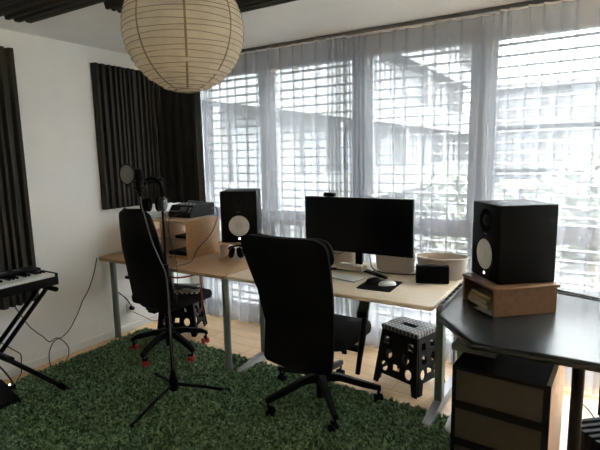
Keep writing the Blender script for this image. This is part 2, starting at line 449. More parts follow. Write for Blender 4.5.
# corner blocks: diagonal across the corner of left wall and window wall
def corner(k):
    z0 = 1.10+k*.583; z1 = z0+.5825
    A = Vector((.052, 3.06)); B = Vector((.40, 3.235)); d = (B-A); n = Vector((d.y, -d.x)).normalized()
    rnd = random.Random(5); P = []
    m = 5; w = d.length
    for i in range(m):
        p0, p1 = i/m, (i+1)/m
        for q, h in ((.08, .0), (.3, .045), (.62, .05), (.9, .004)):
            P.append(A+d*(p0+(p1-p0)*q)+n*h)
    P.append(B); P += [Vector((.40, 3.25)), Vector((.03, 3.25)), Vector((.03, 3.06))]
    return tag(MB().prism([(p.x, p.y) for p in P], z0, z1).build('corner_bass_trap', M['foam_deep']),
        'dark foam corner block beside the left curtain edge, %s one' % ('lower' if k == 0 else 'upper'), 'acoustic foam', 'corner foam blocks')
corner(0); corner(1)
for x0, y0, lab in ((.42, 1.22, 'dark ribbed ceiling foam tile at the top left, nearest the left wall'), (1.0, 1.22, 'dark ribbed ceiling foam tile left of the lantern cord, second from the left wall'),
                    (1.06, 1.805, 'dark ribbed ceiling foam tile nearest the window, left behind the lantern'), (1.64, 1.805, 'dark ribbed ceiling foam tile nearest the window, right of the lantern')):
    foam('acoustic_foam_tile', lab, lambda a, b, d, x0=x0, y0=y0: (x0+b, y0+a, H-.001-d), .555, .576, .05, 31, .055, M['foam'], 'ceiling foam tiles')

# ------------------------------------------------------------------ paper lantern
def lantern():
    c = Vector((2.065, 1.39, 1.99)); r = .226
    t = thing('paper_lantern', 'large round beige paper lantern hanging from the ceiling', 'lamp', c)
    sh = MB(); n = 64; rows = 44; vs = []; fs = []
    ribs = 29
    a0, a1 = math.acos(.975), math.acos(-.975)
    rnd = random.Random(2)
    offs = [rnd.uniform(-.004, .004) for _ in range(ribs+2)]
    for i in range(rows*2+1):
        f = i/(rows*2); th = a0+(a1-a0)*f
        q = f*ribs; fr = q-math.floor(q)
        for j in range(n):
            ph = 2*PI*j/n
            rr = r*(1-.010*math.sin(PI*fr))+.0025*math.sin(5*ph+q*1.7)*math.sin(PI*fr)
            dz = .003*math.sin(3*ph+int(q)*2.1)
            vs.append((rr*math.sin(th)*math.cos(ph), rr*math.sin(th)*math.sin(ph), rr*math.cos(th)+dz))
    for i in range(rows*2):
        for j in range(n): fs.append((i*n+j, i*n+(j+1) % n, (i+1)*n+(j+1) % n, (i+1)*n+j))
    sh.add(vs, fs, True); shade = sh.build('shade', M['paper'], t, sharp=80)
    w = MB()
    for i in range(ribs+1):
        th = a0+(a1-a0)*i/ribs
        w.tube([((r+.0008)*math.sin(th)*math.cos(2*PI*j/48), (r+.0008)*math.sin(th)*math.sin(2*PI*j/48), (r+.0008)*math.cos(th)+.003*math.sin(3*2*PI*j/48+i*2.1)) for j in range(48)], .0013, 5, closed=True)
    w.build('wire_ribs', M['wire'], shade)
    sm = MB()
    for k in range(8):
        ph = 2*PI*k/8+.01; vs = []
        for i in range(41):
            th = a0+(a1-a0)*i/40
            for d in (-.004, .004):
                pp = ph+d/max(.08, r*math.sin(th)); rr = r+.0012
                vs.append((rr*math.sin(th)*math.cos(pp), rr*math.sin(th)*math.sin(pp), rr*math.cos(th)))
        sm.add(vs, [(2*i, 2*i+1, 2*i+3, 2*i+2) for i in range(40)], True)
    sm.build('paper_seams', M['paperseam'], shade)
    rb = r*math.sin(a0)
    for z in (-1, 1):
        MB().tube([(rb*math.cos(2*PI*j/32), rb*math.sin(2*PI*j/32), z*r*.975) for j in range(32)], .003, 6, closed=True).build('rim', M['page'], t)
    MB().tube([(0, 0, .03), (0, 0, H-c.z-.02)], .003, 6).build('cord', M['white'], t)
    MB().lathe([(0, H-c.z), (.05, H-c.z), (.045, H-c.z-.02), (.006, H-c.z-.03), (0, H-c.z-.03)], 24).build('ceiling_rose', M['white'], t)
    MB().lathe([(0, -.07), (.025, -.06), (.032, -.035), (.02, 0), (.018, .04), (0, .045)], 16).build('bulb', M['white'], t)
lantern()

# ------------------------------------------------------------------ rug
def rug():
    import numpy as np
    t = thing('shag_rug', 'dark green shag rug with a deep rough pile covering the floor', 'rug', (0, 0, 0))
    P = [(.115, 2.69), (2.915, 2.55), (2.915, .25), (.20, .25)]
    MB().prism(P[::-1], 0.0005, .008).build('backing', M['pile'], t)
    rng = np.random.default_rng(4)
    n = 130000
    u = rng.random(n); v = rng.random(n)**1.25
    xl = .115+(.20-.115)*v; xr = 2.915
    x = xl+(xr-xl)*u; y = (2.69-.14*u)*(1-v)+.25*v
    lean = rng.random((n, 2))-.5
    cl = np.sin(x*43+np.sin(y*37)*2)*np.cos(y*41+np.sin(x*29)*2)
    gx = np.floor(x/.019+.35*np.sin(y*61)); gy = np.floor(y/.019+.35*np.sin(x*57))
    hsh = np.modf(np.abs(np.sin(gx*12.9898+gy*78.233)*43758.5453))[0]*2*np.pi
    lean *= .5; lean[:, 0] += .75*np.cos(hsh); lean[:, 1] += .75*np.sin(hsh)
    h = .017+.014*rng.random(n)+.007*cl
    wdt = .0034+.0022*rng.random(n); ang = rng.random(n)*2*np.pi
    ax, ay = np.cos(ang)*wdt, np.sin(ang)*wdt
    lx, ly = lean[:, 0]*.022, lean[:, 1]*.022
    z0 = np.full(n, .007)
    V = np.stack([np.stack([x-ax, y-ay, z0], 1), np.stack([x+ax, y+ay, z0], 1),
                  np.stack([x+ax*.9+lx*.45, y+ay*.9+ly*.45, z0+h*.68], 1), np.stack([x-ax*.9+lx*.45, y-ay*.9+ly*.45, z0+h*.68], 1),
                  np.stack([x+lx*1.2, y+ly*1.2, z0+h], 1)], 1).reshape(-1, 3)
    me = bpy.data.meshes.new('pile')
    me.vertices.add(n*5); me.vertices.foreach_set('co', V.ravel().astype('f'))
    b = np.arange(n)*5
    loops = np.stack([b, b+1, b+2, b+3, b+3, b+2, b+4], 1).ravel()
    me.loops.add(n*7); me.loops.foreach_set('vertex_index', loops.astype('i'))
    me.polygons.add(n*2)
    st = np.stack([np.arange(n)*7, np.arange(n)*7+4], 1).ravel()
    me.polygons.foreach_set('loop_start', st.astype('i'))
    me.update(calc_edges=True); me.validate(); me.materials.append(M['pile'])
    o = bpy.data.objects.new('pile', me); COL.objects.link(o); o.parent = t; o['kind'] = 'stuff'
rug()
RZ = .009   # level of the rug backing

# ------------------------------------------------------------------ desks
DZ = .72
def c_leg(t, x, y, mat_post, foot_lo, foot_hi, ztop=.692, z0=.009):
    p = MB().b2((x-.022, y-.035, z0+.03), (x+.022, y+.035, ztop), .006)
    leg = p.build('leg', mat_post, t)
    f = MB(); vs = []
    ys = [foot_lo, foot_lo+.03, y-.06, y+.06, foot_hi-.03, foot_hi]; hs = [.018, .026, .05, .05, .026, .018]; ws = [.02, .03, .03, .03, .03, .02]
    for yy, h, w in zip(ys, hs, ws): vs += [(x-w, yy, z0), (x+w, yy, z0), (x+w*.8, yy, z0+h), (x-w*.8, yy, z0+h)]
    n = len(ys); fs = [(0, 3, 2, 1), tuple(4*(n-1)+k for k in range(4))]
    for i in range(n-1):
        for k in range(4): fs.append((4*i+k, 4*i+(k+1) % 4, 4*i+4+(k+1) % 4, 4*i+4+k))
    f.add(vs, fs).build('foot', M['silver'], leg)

t = thing('beech_desk', 'beech desk against the left wall on round grey legs, shelf box on it', 'desk', (0, 0, 0))
poly = [(.04, 2.354), (1.364, 2.354), (1.364, 3.154), (.006, 3.154), (.006, 2.40), (.012, 2.37)]
MB().prism(poly, DZ-.024, DZ-.0004).build('desktop', M['beech'], t)
MB().b2((.04, 2.3505, DZ-.0245), (1.364, 2.356, DZ-.001), .001).build('front_edge', M['edge'], t)
for x, y in ((.06, 2.46), (1.305, 2.43), (.06, 3.09), (1.305, 3.09)):
    l = MB().lathe([(0, .009 if y < 2.6 else 0), (.027, .009 if y < 2.6 else 0), (.027, .03), (.025, .032), (.025, DZ-.03), (.04, DZ-.028), (.04, DZ-.0242), (0, DZ-.0242)], 20).xf(Matrix.Translation((x, y, 0))).build('leg', M['steel'], t)
MB().b2((.10, 3.08, DZ-.07), (1.27, 3.10, DZ-.025)).build('rear_rail', M['steel'], t)

t = thing('birch_desk', 'pale birch desk carrying the monitor, keyboard and mouse pad', 'desk', (0, 0, 0))
def rounded_rect(x0, y0, x1, y1, r, n=5):
    P = []
    for cx, cy, a0 in ((x1-r, y0+r, -90), (x1-r, y1-r, 0), (x0+r, y1-r, 90), (x0+r, y0+r, 180)):
        for k in range(n+1): a = R(a0+90*k/n); P.append((cx+r*math.cos(a), cy+r*math.sin(a)))
    return P
def soft_top(poly, z0, z1, e, n=4):
    # polygon slab with rounded upper and lower edge, offset inwards by moving towards vertex normals
    P = [Vector(p) for p in poly]; k = len(P); N_ = []
    for i in range(k):
        a = (P[i]-P[i-1]).normalized(); b = (P[(i+1) % k]-P[i]).normalized()
        na = Vector((a.y, -a.x)); nb = Vector((b.y, -b.x)); m = (na+nb)
        m = m/max(.3, (1+na.dot(nb))); N_.append(m)
    rings = []
    for j in range(n+1):
        a = R(90*j/n); rings.append((e*(1-math.sin(a)), z0+e*(1-math.cos(a))))
    for j in range(n+1):
        a = R(90*j/n); rings.append((e*(1-math.cos(a)), z1-e*(1-math.sin(a))))
    vs = []
    for o, z in rings: vs += [(p.x-m.x*o, p.y-m.y*o, z) for p, m in zip(P, N_)]
    fs = [tuple(range(k-1, -1, -1)), tuple(range((len(rings)-1)*k, len(rings)*k))]
    side = [(r*k+i, r*k+(i+1) % k, (r+1)*k+(i+1) % k, (r+1)*k+i) for r in range(len(rings)-1) for i in range(k)]
    m = MB(); m.add(vs, fs); m.add(vs, side, True); return m
soft_top(rounded_rect(1.367, 2.354, 2.765, 3.154, .03), DZ-.026, DZ, .009).build('desktop', M['birch'], t, sharp=50)
c_leg(t, 1.405, 2.74, M['steel'], 2.41, 3.10); c_leg(t, 2.725, 2.67, M['steel'], 2.385, 3.10)
MB().b2((1.43, 2.70, DZ-.07), (2.70, 2.72, DZ-.027)).build('crossbar', M['steel'], t)

t = thing('black_corner_desk', 'black laminate desk with a cut corner at the right', 'desk', (0, 0, 0))
soft_top([(3.03, 1.985), (4.6, 2.0), (4.6, 3.07), (2.795, 3.07), (2.815, 2.26)], DZ-.038, DZ, .016, 5).build('desktop', M['desk'], t, sharp=50)
for x, y in ((3.425, 2.20), (4.5, 2.2), (4.5, 2.95)):
    MB().lathe([(0, .001), (.033, .001), (.033, .012), (.0245, .016), (.0245, DZ-.045), (.05, DZ-.042), (.05, DZ-.0385), (0, DZ-.0385)], 24).xf(Matrix.Translation((x, y, 0))).build('leg', M['black'], t)
c_leg(t, 2.845, 2.69, M['steel'], 2.40, 3.05, ztop=DZ-.039)
br = MB().tube([(2.905, 2.235, .43), (2.905, 2.235, DZ-.04)], .004, 6).tube([(2.905, 2.235, .57), (2.905, 2.305, DZ-.04)], .004, 6)
br.build('support_rod', M['silver'], t)

# ------------------------------------------------------------------ drawer unit under the black desk
t = thing('drawer_unit', 'dark drawer unit with olive drawer fronts under the black desk', 'drawer unit', (2.945, 2.058, 0), R(-3.5))
W_, D_, H_ = .392, .50, .572
cs = MB().b2((0, .004, .001), (.018, D_, H_)).b2((.018, .004, H_-.018), (W_-.018, D_, H_)).b2((.018, .02, .001), (W_-.018, D_, .02)).b2((.018, D_-.012, .02), (W_-.018, D_, H_-.018))
cs.build('carcass', M['black'], t)
MB().b2((W_-.018, .004, .001), (W_, D_, H_)).build('side_panel', M['sidewood'], t)['label'] = 'pale wooden side panel'
fr = MB()
for z0, z1 in ((.556, H_), (.375, .409), (.197, .230), (.001, .051)): fr.b2((0, -.012, z0), (W_, .004, z1))
fr.b2((0, -.012, .051), (.018, .004, .556)).b2((W_-.026, -.012, .051), (W_, .004, .556)).build('front_frame', M['black'], t)
for z0, z1 in ((.410, .555), (.231, .374), (.052, .196)):
    d = MB().b2((.0185, -.006, z0), (W_-.0265, .010, z1), .002).build('drawer', M['olive'], t); d['label'] = 'olive brown drawer front'
b = MB().box((0, 0, .016), (.20, .26, .032), .003).build('storage_case', plain('case_grey', (.085, .083, .08), .5), None, (3.005, 2.335, .573), R(-3))
tag(b, 'flat grey case lying on top of the drawer unit', 'case')

# ------------------------------------------------------------------ risers with loudspeakers
def riser(loc, rz, mat, lab, back=True):
    t = thing('speaker_riser', lab, 'riser', loc, rz, 'wooden speaker risers'); w, d, h, b = .305, .33, .141, .014
    MB().b2((-w/2-.004, -d/2-.004, h-b), (w/2+.004, d/2+.012, h), .002).build('top_board', mat, t)
    for s in (-1, 1): MB().b2((s*w/2-(b if s > 0 else 0), -d/2, .0005), (s*w/2+(0 if s > 0 else b), d/2, h-b-.0002)).build('side_panel', mat, t)
    if back: MB().b2((-w/2+b, d/2-.01, .0005), (w/2-b, d/2, h-b-.0002)).build('back_panel', mat, t)
    return t
riser((1.023+.1525*math.cos(R(28))-.165*math.sin(R(28)), 2.694+.1525*math.sin(R(28))+.165*math.cos(R(28)), DZ), R(28), M['riserL'], 'small light wooden riser under the left loudspeaker', False)
RRZ = R(-49.2); ux, uy = math.cos(RRZ), math.sin(RRZ)
rA = Vector((3.063, 2.342)); rc = rA-Vector((ux, uy))*.1525+Vector((-uy, ux))*.165
riser((rc.x, rc.y, DZ), RRZ, M['riser'], 'brown wooden riser on the black desk under the right loudspeaker')

def speaker(loc, rz, lab):
    w, d, h = .278, .298, .389
    t = thing('studio_monitor', lab, 'loudspeaker', loc, rz, 'black studio loudspeakers')
    MB().b2((-w/2, -d/2, 0.0004), (w/2, d/2, h), .006, seg=3).build('cabinet', M['black'], t)
    F = Matrix.Translation((0, -d/2, 0)) @ Matrix.Rotation(PI/2, 4, 'X')   # local z -> -y (out of the front)
    def face(prof, z, name, mat, parent=t, n=40, x=0):
        return MB().lathe(prof, n).xf(Matrix.Translation((x, 0, z)) @ F).build(name, mat, parent)
    zw, zt_ = .128, .303
    wo = face([(.088, -.002), (.090, .004), (.082, .006), (.078, .003)], zw, 'woofer_surround', M['black'])
    face([(.079, .003), (.070, .0045), (.060, .0012), (.030, -.0002+.001), (.026, .0008)], zw, 'woofer_cone', M['cone'], wo)['label'] = 'pale grey cone'
    face([(.027, .001), (.022, .006), (.012, .009), (0, .010)], zw, 'dust_cap', M['cone'], wo)
    tw = face([(.060, .0002), (.058, .003), (.046, .0032), (.030, .0008)], zt_, 'tweeter_waveguide', M['gloss'])
    face([(.020, .001), (.014, .006), (0, .008)], zt_, 'dome', M['black'], tw)
    # lit emblem: ring with three crossed forks
    lg = MB(); rr = .0062
    pts = [(rr*math.cos(a), -d/2-.0006, .030+rr*math.sin(a)) for a in [2*PI*k/20 for k in range(20)]]
    lg.tube(pts, .0011, 5, closed=True)
    for k in range(3):
        a = R(90+120*k); q = Vector((math.cos(a), 0, math.sin(a))); s = Vector((-math.sin(a), 0, math.cos(a))); o = Vector((0, -d/2-.0006, .030))
        lg.tube([o-q*.005, o+q*.001], .0008, 4)
        for e in (-1, 1): lg.tube([o+q*.001, o+q*.0012+s*e*.0016, o+q*.0055+s*e*.0016], .0007, 4)
    lg.lathe([(0, 0), (.0035, 0), (.0035, .0006), (0, .0006)], 12, mat=Matrix.Rotation(PI/2, 4, 'X'), c=(0, -d/2, .030))
    lg.build('lit_emblem', M['logo'], t)['label'] = 'small lit white emblem'
    MB().b2((-.016, -d/2-.0008, .232), (.012, -d/2, .2345)).build('model_mark', M['cover'], t)
    MB().b2((-.05, -d/2-.0006, .012), (.05, -d/2, .014)).build('lower_slot', M['gloss'], t)
    return t
speaker((1.090, 2.908, .8615), R(30), 'black loudspeaker with pale cone on the light riser, left of the monitor')
SRZ = R(-51.8); su = Vector((math.cos(SRZ), math.sin(SRZ))); sv = Vector((-su.y, su.x))
sc_ = Vector((3.066, 2.412))-su*.143+sv*.149
speaker((sc_.x, sc_.y, .8615), SRZ, 'large black loudspeaker seen from its side on the brown riser at the right')

# things inside the right riser
pu, pv = Vector((ux, uy)), Vector((-uy, ux))
def in_riser(px, py, z): q = rc+pu*px+pv*py; return (q.x, q.y, z)
def book(px, py, z, w, d, h, rz, mat, lab):
    t = thing('paperback', lab, 'book', in_riser(px, py, z), RRZ+rz, 'books stacked in the right riser')
    MB().b2((-w/2+.002, -d/2+.002, .0016), (w/2-.002, d/2-.003, h-.0016)).build('pages', M['page'], t)
    MB().b2((-w/2, -d/2, 0.0002), (w/2, d/2, .0015)).b2((-w/2, -d/2, h-.0015), (w/2, d/2, h)).b2((-w/2, d/2-.002, .0015), (w/2, d/2, h-.0015)).build('cover', mat, t)
book(-.035, -.03, DZ+.0045, .19, .24, .022, .02, M['cover'], 'lowest book of the stack inside the right riser')
book(-.045, -.025, DZ+.027, .18, .23, .020, -.03, M['tan'], 'middle book of the stack inside the right riser')
book(-.045, -.02, DZ+.0475, .17, .22, .016, .05, M['page'], 'top book of the stack inside the right riser')
b = MB()
vs = []
for j in range(7):
    for i in range(9): vs.append((-.075+.15*i/8, -.11+.22*j/6, .0006+.0026*abs(math.sin(i*1.3+j))))
b.add(vs, [(j*9+i, j*9+i+1, j*9+i+10, j*9+i+9) for j in range(6) for i in range(8)], True)
o = b.build('plastic_sleeve', M['cover'], None, in_riser(.055, -.07, DZ), RRZ+.1)
tag(o, 'crumpled grey plastic sleeve poking out of the right riser beside the books', 'sleeve')

# folded headphones in the left riser
t = thing('folded_headphones', 'black folded headphones pushed into the left riser', 'headphones', (1.094, 2.813, DZ), R(28))
for s in (-1, 1):
    MB().lathe([(0, -.018), (.034, -.018), (.043, -.008), (.043, .010), (.030, .020), (0, .020)], 24, mat=Matrix.Rotation(R(75)*s, 4, 'Y')).xf(Matrix.Translation((s*.032, 0, .050))).build('ear_cup', M['black'], t)
MB().tube([(.06*math.cos(a), .035+.03*math.sin(a), .07+.022*math.sin(a)) for a in [PI*k/14 for k in range(15)]], .010, 8).build('headband', M['black'], t)

# ------------------------------------------------------------------ shelf box, mixer and sheets on the beech desk
t = thing('desktop_shelf', 'light wooden shelf box with open bays standing on the beech desk', 'shelf', (0, 0, DZ))
x0, x1, y0, y1, hh, b = .08, .785, 2.612, 2.985, .30, .016
MB().b2((x0, y0-.004, hh-b), (x1, y1, hh), .002).build('top_board', M['beech'], t)
for x in (x0, .485, x1-b): MB().b2((x, y0, .0005), (x+b, y1, hh-b-.0003)).build('upright_panel', M['beech'], t)
MB().b2((x0+b, y0+.004, .0005), (.485, y1-.01, b)).b2((.485+b, y0+.004, .0005), (x1-b, y1-.01, b)).build('bottom_board', M['beech'], t)
MB().b2((.485+b, y0+.01, .140), (x1-b, y1-.01, .152)).build('inner_shelf', M['edge'], t)
MB().b2((x0+b, y0+.01, .140), (.485, y1-.01, .152)).build('inner_shelf', M['edge'], t)
tag(MB().b2((.60, 2.66, DZ+.1525), (.75, 2.90, DZ+.178), .004).build('audio_interface', M['black']), 'small black device on the upper level of the shelf box', 'device')
tag(MB().b2((.53, 2.65, DZ+.0165), (.755, 2.93, DZ+.047), .004).build('rack_device', M['black']), 'flat black device on the bottom of the shelf box', 'device')

t = thing('audio_mixer', 'dark audio mixer with a sloped panel on top of the shelf box', 'mixer', (.415, 2.775, DZ+hh))
w, d = .25, .29
prof = [(0, .001), (0, .035), (.045, .098), (d, .105), (d, .001)]
vs = [(0, y, z) for y, z in prof]+[(w, y, z) for y, z in prof]; n = len(prof)
MB().add(vs, [tuple(range(n-1, -1, -1)), tuple(range(n, 2*n))]+[(i, (i+1) % n, n+(i+1) % n, n+i) for i in range(n)]).build('body', plain('mixer_grey', (.010, .0105, .013), .5, spec=.2), t)
sl = math.atan2(.063, .045)
Q = Matrix.Translation((0, 0, .035)) @ Matrix.Rotation(sl, 4, 'X')
MB().box((.155, .040, .001), (.075, .045, .002)).xf(Q).build('display', plain('display_grey', (.16, .18, .22), .25), t)
for i in range(4):
    MB().lathe([(0, 0), (.007, 0), (.006, .009), (0, .009)], 12).xf(Q @ Matrix.Translation((.022+.026*i if i < 4 else .2, .018, 0))).build('knob', M['cover'], t)
for i in range(3):
    MB().b2((.215, .012+.018*i, 0), (.24, .022+.018*i, .003)).xf(Q).build('button', M['cover'], t)
for i in range(5):
    MB().b2((.03+.04*i, .09, .1003), (.045+.04*i, .11, .1115), .002).build('fader', M['cover'], t)
MB().tube([(.04, .20, .105), (.04, .20, .118), (.21, .20, .118), (.21, .20, .105)], .004, 6).build('carry_handle', M['silver'], t)
b = MB()
for k in range(5): b.box((.004*math.sin(k*2.2), .003*math.cos(k*3), .003+.005*k), (.21, .28, .0044), rot=R(3*math.sin(k*1.7)))
tag(b.build('sheet_stack', M['white'], None, (.255, 2.785, DZ+hh), R(4)), 'stack of white sheets on the shelf box left of the mixer', 'papers')
cable('mixer_cable', [(.668, 3.03, 1.075), (.715, 3.03, 1.085), (.80, 2.95, 1.02), (.815, 2.85, .90), (.80, 2.70, .79), (.86, 2.56, .727), (.87, 2.42, .726), (.875, 2.342, .722), (.876, 2.335, .66), (.87, 2.37, .560), (.855, 2.42, .532)], .0045, M['cord2'], 'grey cable falling from the mixer over the shelf side and desk edge', 'cable')
cable('shelf_cord', [(.62, 2.772, 1.075), (.61, 2.615, 1.045), (.60, 2.600, .98), (.60, 2.602, .85), (.61, 2.60, .735), (.62, 2.40, .7235), (.62, 2.343, .716), (.62, 2.34, .62)], .0028, M['cord'], 'thin dark cord hanging over the front of the open right bay of the shelf box', 'cable')

# ------------------------------------------------------------------ monitor, webcam and desk things
t = thing('computer_monitor', 'wide black computer monitor standing on the birch desk', 'monitor', (2.083, 2.90, DZ))
MB().b2((-.396, -.014, .124), (.396, .016, .500), .004).build('housing', M['black'], t)
MB().b2((-.389, -.0155, .136), (.389, -.0138, .494)).build('screen', M['screen'], t)
MB().b2((-.3975, -.004, .124), (-.3962, .016, .5)).b2((.3962, -.004, .124), (.3975, .016, .5)).b2((-.3975, -.004, .5002), (.3975, .016, .5014)).build('silver_edge', M['silver'], t)
MB().b2((.345, -.0162, .128), (.352, -.0154, .131)).build('corner_mark', M['silver'], t)
MB().b2((-.025, .03, .012), (.025, .05, .34), .004).b2((-.09, .0162, .25), (.09, .03, .40)).build('stand_neck', M['black'], t)
ft = MB()
for s in (-1, 1):
    q = [(s*.012, .06), (s*.275, -.125), (s*.262, -.14), (-s*.012, .02)]
    if s < 0: q = q[::-1]
    ft.prism(q, .0006, .014)
ft.build('stand_foot', M['black'], t)
t = thing('webcam', 'small black webcam clipped on top of the monitor', 'webcam', (1.885, 2.895, DZ+.5018))
MB().b2((-.043, -.022, .002), (.043, .012, .030), .008, seg=3).build('body', M['black'], t)
MB().lathe([(.011, 0), (.011, .003), (.006, .003), (0, .002)], 16, mat=Matrix.Rotation(PI/2, 4, 'X'), c=(0, -.022, .016)).build('lens', M['gloss'], t)
MB().b2((-.015, -.012, 0), (.015, .022, .004)).build('clip', M['black'], t)

t = thing('computer_keyboard', 'slim silver keyboard with white keys on the birch desk', 'keyboard', (2.065, 2.685, DZ), R(-10.5))
MB().prism([(-.155, -.062), (.155, -.062), (.155, .062), (-.155, .062)], .0006, .007).build('case', M['silver'], t)
ks = MB()
for r_ in range(5):
    for c in range(15):
        if r_ == 0 and 4 <= c <= 8:
            if c == 4: ks.b2((-.152+.0203*4+.001, -.059, .0068), (-.152+.0203*9-.001, -.039, .0098))
            continue
        ks.b2((-.152+.0203*c+.001, -.059+.0235*r_, .0068), (-.152+.0203*(c+1)-.001, -.059+.0235*r_+.0205, .0098))
ks.build('keys', M['white'], t)
tag(MB().prism(rounded_rect(-.105, -.125, .105, .125, .012), .0004, .003).build('mouse_pad', M['black'], None, (2.365, 2.622, DZ), R(2)), 'black mouse pad near the front edge of the birch desk', 'mouse pad')
def mouse(name, loc, rz, mat, lab, l=.056, w=.028, h=.026):
    t = thing(name, lab, 'mouse', loc, rz)
    vs = []; n = 20; m = 6
    for j in range(m+1):
        a = PI/2*j/m
        for i in range(n):
            p = 2*PI*i/n; cx = math.copysign(abs(math.cos(p))**.8, math.cos(p)); cy = math.copysign(abs(math.sin(p))**.8, math.sin(p))
            vs.append((w*cx*math.cos(a)**.6, l*cy*math.cos(a)**.6, .0006+h*math.sin(a)))
    fs = [(j*n+i, j*n+(i+1) % n, (j+1)*n+(i+1) % n, (j+1)*n+i) for j in range(m) for i in range(n)]+[tuple(range(n-1, -1, -1))]
    MB().add(vs, fs, True).build('shell', mat, t)
    MB().b2((-.003, l*.35, h*.86), (.003, l*.6, h*.97), .001).build('wheel', M['cover'], t)
mouse('computer_mouse', (2.408, 2.635, DZ+.003), R(-50), M['white'], 'white computer mouse on the black mouse pad')
mouse('computer_mouse', (2.318, 2.635, DZ+.003), R(-35), M['black'], 'black computer mouse on the mouse pad left of the white one', .052, .032, .034)
t = thing('wireless_speaker', 'black box speaker standing in front of the cream tub on the birch desk', 'loudspeaker', (2.628, 2.815, DZ), R(20.6))
MB().b2((-.098, -.025, .0006), (.098, .03, .112), .008, seg=3).build('body', M['black'], t)
MB().b2((-.088, -.0262, .010), (.088, -.0248, .102)).build('grille', M['fabric'], t)

def tub(loc, rx, ry, h, rz, lab, grp='cream oval tubs'):
    t = thing('oval_tub', lab, 'tub', loc, rz, grp); n = 48; vs = []; fs = []
    prof = [(.0, .0006), (.80, .0006), (.86, .006), (.97, h-.006), (1.0, h-.005), (1.0, h), (.95, h), (.92, h-.02), (.82, .010), (0, .010)]
    for q, z in prof:
        for j in range(n): a = 2*PI*j/n; vs.append((rx*q*math.cos(a), ry*q*math.sin(a), z))
    for i in range(len(prof)-1):
        for j in range(n): fs.append((i*n+j, i*n+(j+1) % n, (i+1)*n+(j+1) % n, (i+1)*n+j))
    MB().add(vs, fs, True).build('body', M['tub'], t)
    MB().tube([(rx*1.0*math.cos(2*PI*j/n), ry*1.0*math.sin(2*PI*j/n), h) for j in range(n)], .004, 6, closed=True).build('rim', M['white'], t)
tub((2.640, 2.985, DZ), .163, .105, .135, R(8), 'cream oval tub behind the black box speaker')
tub((2.315, 3.02, DZ), .150, .085, .150, 0, 'cream oval tub half hidden behind the right end of the monitor')
tub((1.86, 3.05, DZ), .165, .085, .150, 0, 'cream oval tub half hidden behind the left part of the monitor')
t = thing('accessory_tray', 'low cream tray with small white items resting on the foot of the monitor stand', 'tray', (2.075, 2.862, DZ+.0145), R(-3))
MB().b2((-.11, -.035, .0006), (.085, .035, .006)).b2((-.11, -.035, .006), (-.106, .035, .03)).b2((.081, -.035, .006), (.085, .035, .03)).b2((-.106, -.035, .006), (.081, -.031, .03)).b2((-.106, .031, .006), (.081, .035, .03)).build('body', M['cream'], t)
it = MB()
for k in range(6): it.b2((-.10+.03*k, -.018, .006), (-.078+.03*k, .018, .036), .003)
it.build('white_items', M['white'], t)
cable('monitor_cable', [(2.12, 2.95, .98), (2.17, 2.93, .80), (2.19, 2.92, .745), (2.26, 2.90, .726), (2.36, 2.905, .726), (2.46, 2.93, .726), (2.485, 2.99, .726)], .004, M['cord'], 'dark cable running from the monitor along the cream tub to the right', 'cable')
cable('white_cable', [(2.20, 2.90, .727), (2.25, 2.875, .742), (2.34, 2.895, .738), (2.44, 2.93, .742), (2.49, 2.96, .76), (2.492, 3.0, .80)], .0035, M['pale'], 'pale cable looped in front of the cream tub behind the monitor', 'cable')
cable('thin_black_cable', [(1.80, 2.93, .84), (1.86, 2.92, .825), (1.94, 2.92, .818), (2.0, 2.93, .86), (2.04, 2.945, .90)], .0028, M['cord'], 'thin black cable sagging below the left half of the monitor', 'cable')
t = thing('cable_bundle', 'dark tangle of plugs and cord beside the monitor stand, behind the mouse pad', 'cable', (2.24, 2.82, DZ))
MB().tube(smooth_path([(-.07, .05, .006), (-.02, .02, .010), (.03, -.01, .006), (.06, -.035, .006)]), .007, 6).build('cord', M['cord'], t)
MB().box((.05, -.028, .010), (.05, .018, .018), .004, rot=R(-35)).build('plug', M['black'], t)

t = thing('power_strip', 'narrow grey strip with dark slots in the gap between the birch and black desks', 'power strip', (2.782, 2.68, DZ-.042))
MB().b2((-.0125, -.24, 0), (.0125, .24, .03), .002).build('body', M['cover'], t)
for k in range(6): MB().b2((-.009, -.22+.076*k, .0302), (.009, -.22+.076*k+.055, .0335)).build('socket', M['black'], t)
for y in (-.235, .235): MB().b2((-.0125, y-.004, .03), (.0125, y+.004, .036)).build('end_clip', M['silver'], t)
cable('desk_cable', [(3.20, 2.985, .725), (3.30, 2.965, .725), (3.42, 2.915, .726), (3.50, 2.885, .726), (3.6, 2.86, .726), (3.8, 2.84, .726)], .005, M['cord'], 'black cable lying along the back of the black desk', 'cable')
cable('desk_cable', [(3.20, 2.945, .7235), (3.30, 2.925, .7235), (3.40, 2.90, .7235), (3.46, 2.88, .7235)], .003, M['cord2'], 'thin grey cable in front of the black cable on the black desk', 'cable')

# ------------------------------------------------------------------ office chairs
def caster(parent_, x, y, z0, ang, wheel_mat):
    c = MB().tube([(x, y, z0+.055), (x, y, z0+.092)], .007, 8)
    ca, sa = math.cos(ang), math.sin(ang); ox, oy = x-ca*.014, y-sa*.014
    c.box((ox, oy, z0+.042), (.034, .016, .045), .006, rot=ang)
    c = c.build('caster', M['black'], parent_)
    w = MB()
    for s in (-1, 1):
        w.lathe([(0, -.009), (.021, -.009), (.0255, -.005), (.0255, .005), (.021, .009), (0, .009)], 20,
                mat=Matrix.Rotation(ang, 3, 'Z').to_4x4() @ Matrix.Rotation(PI/2, 4, 'X'), c=(ox-sa*s*.018, oy+ca*s*.018, z0+.0258))
    w.build('wheel', wheel_mat, c)

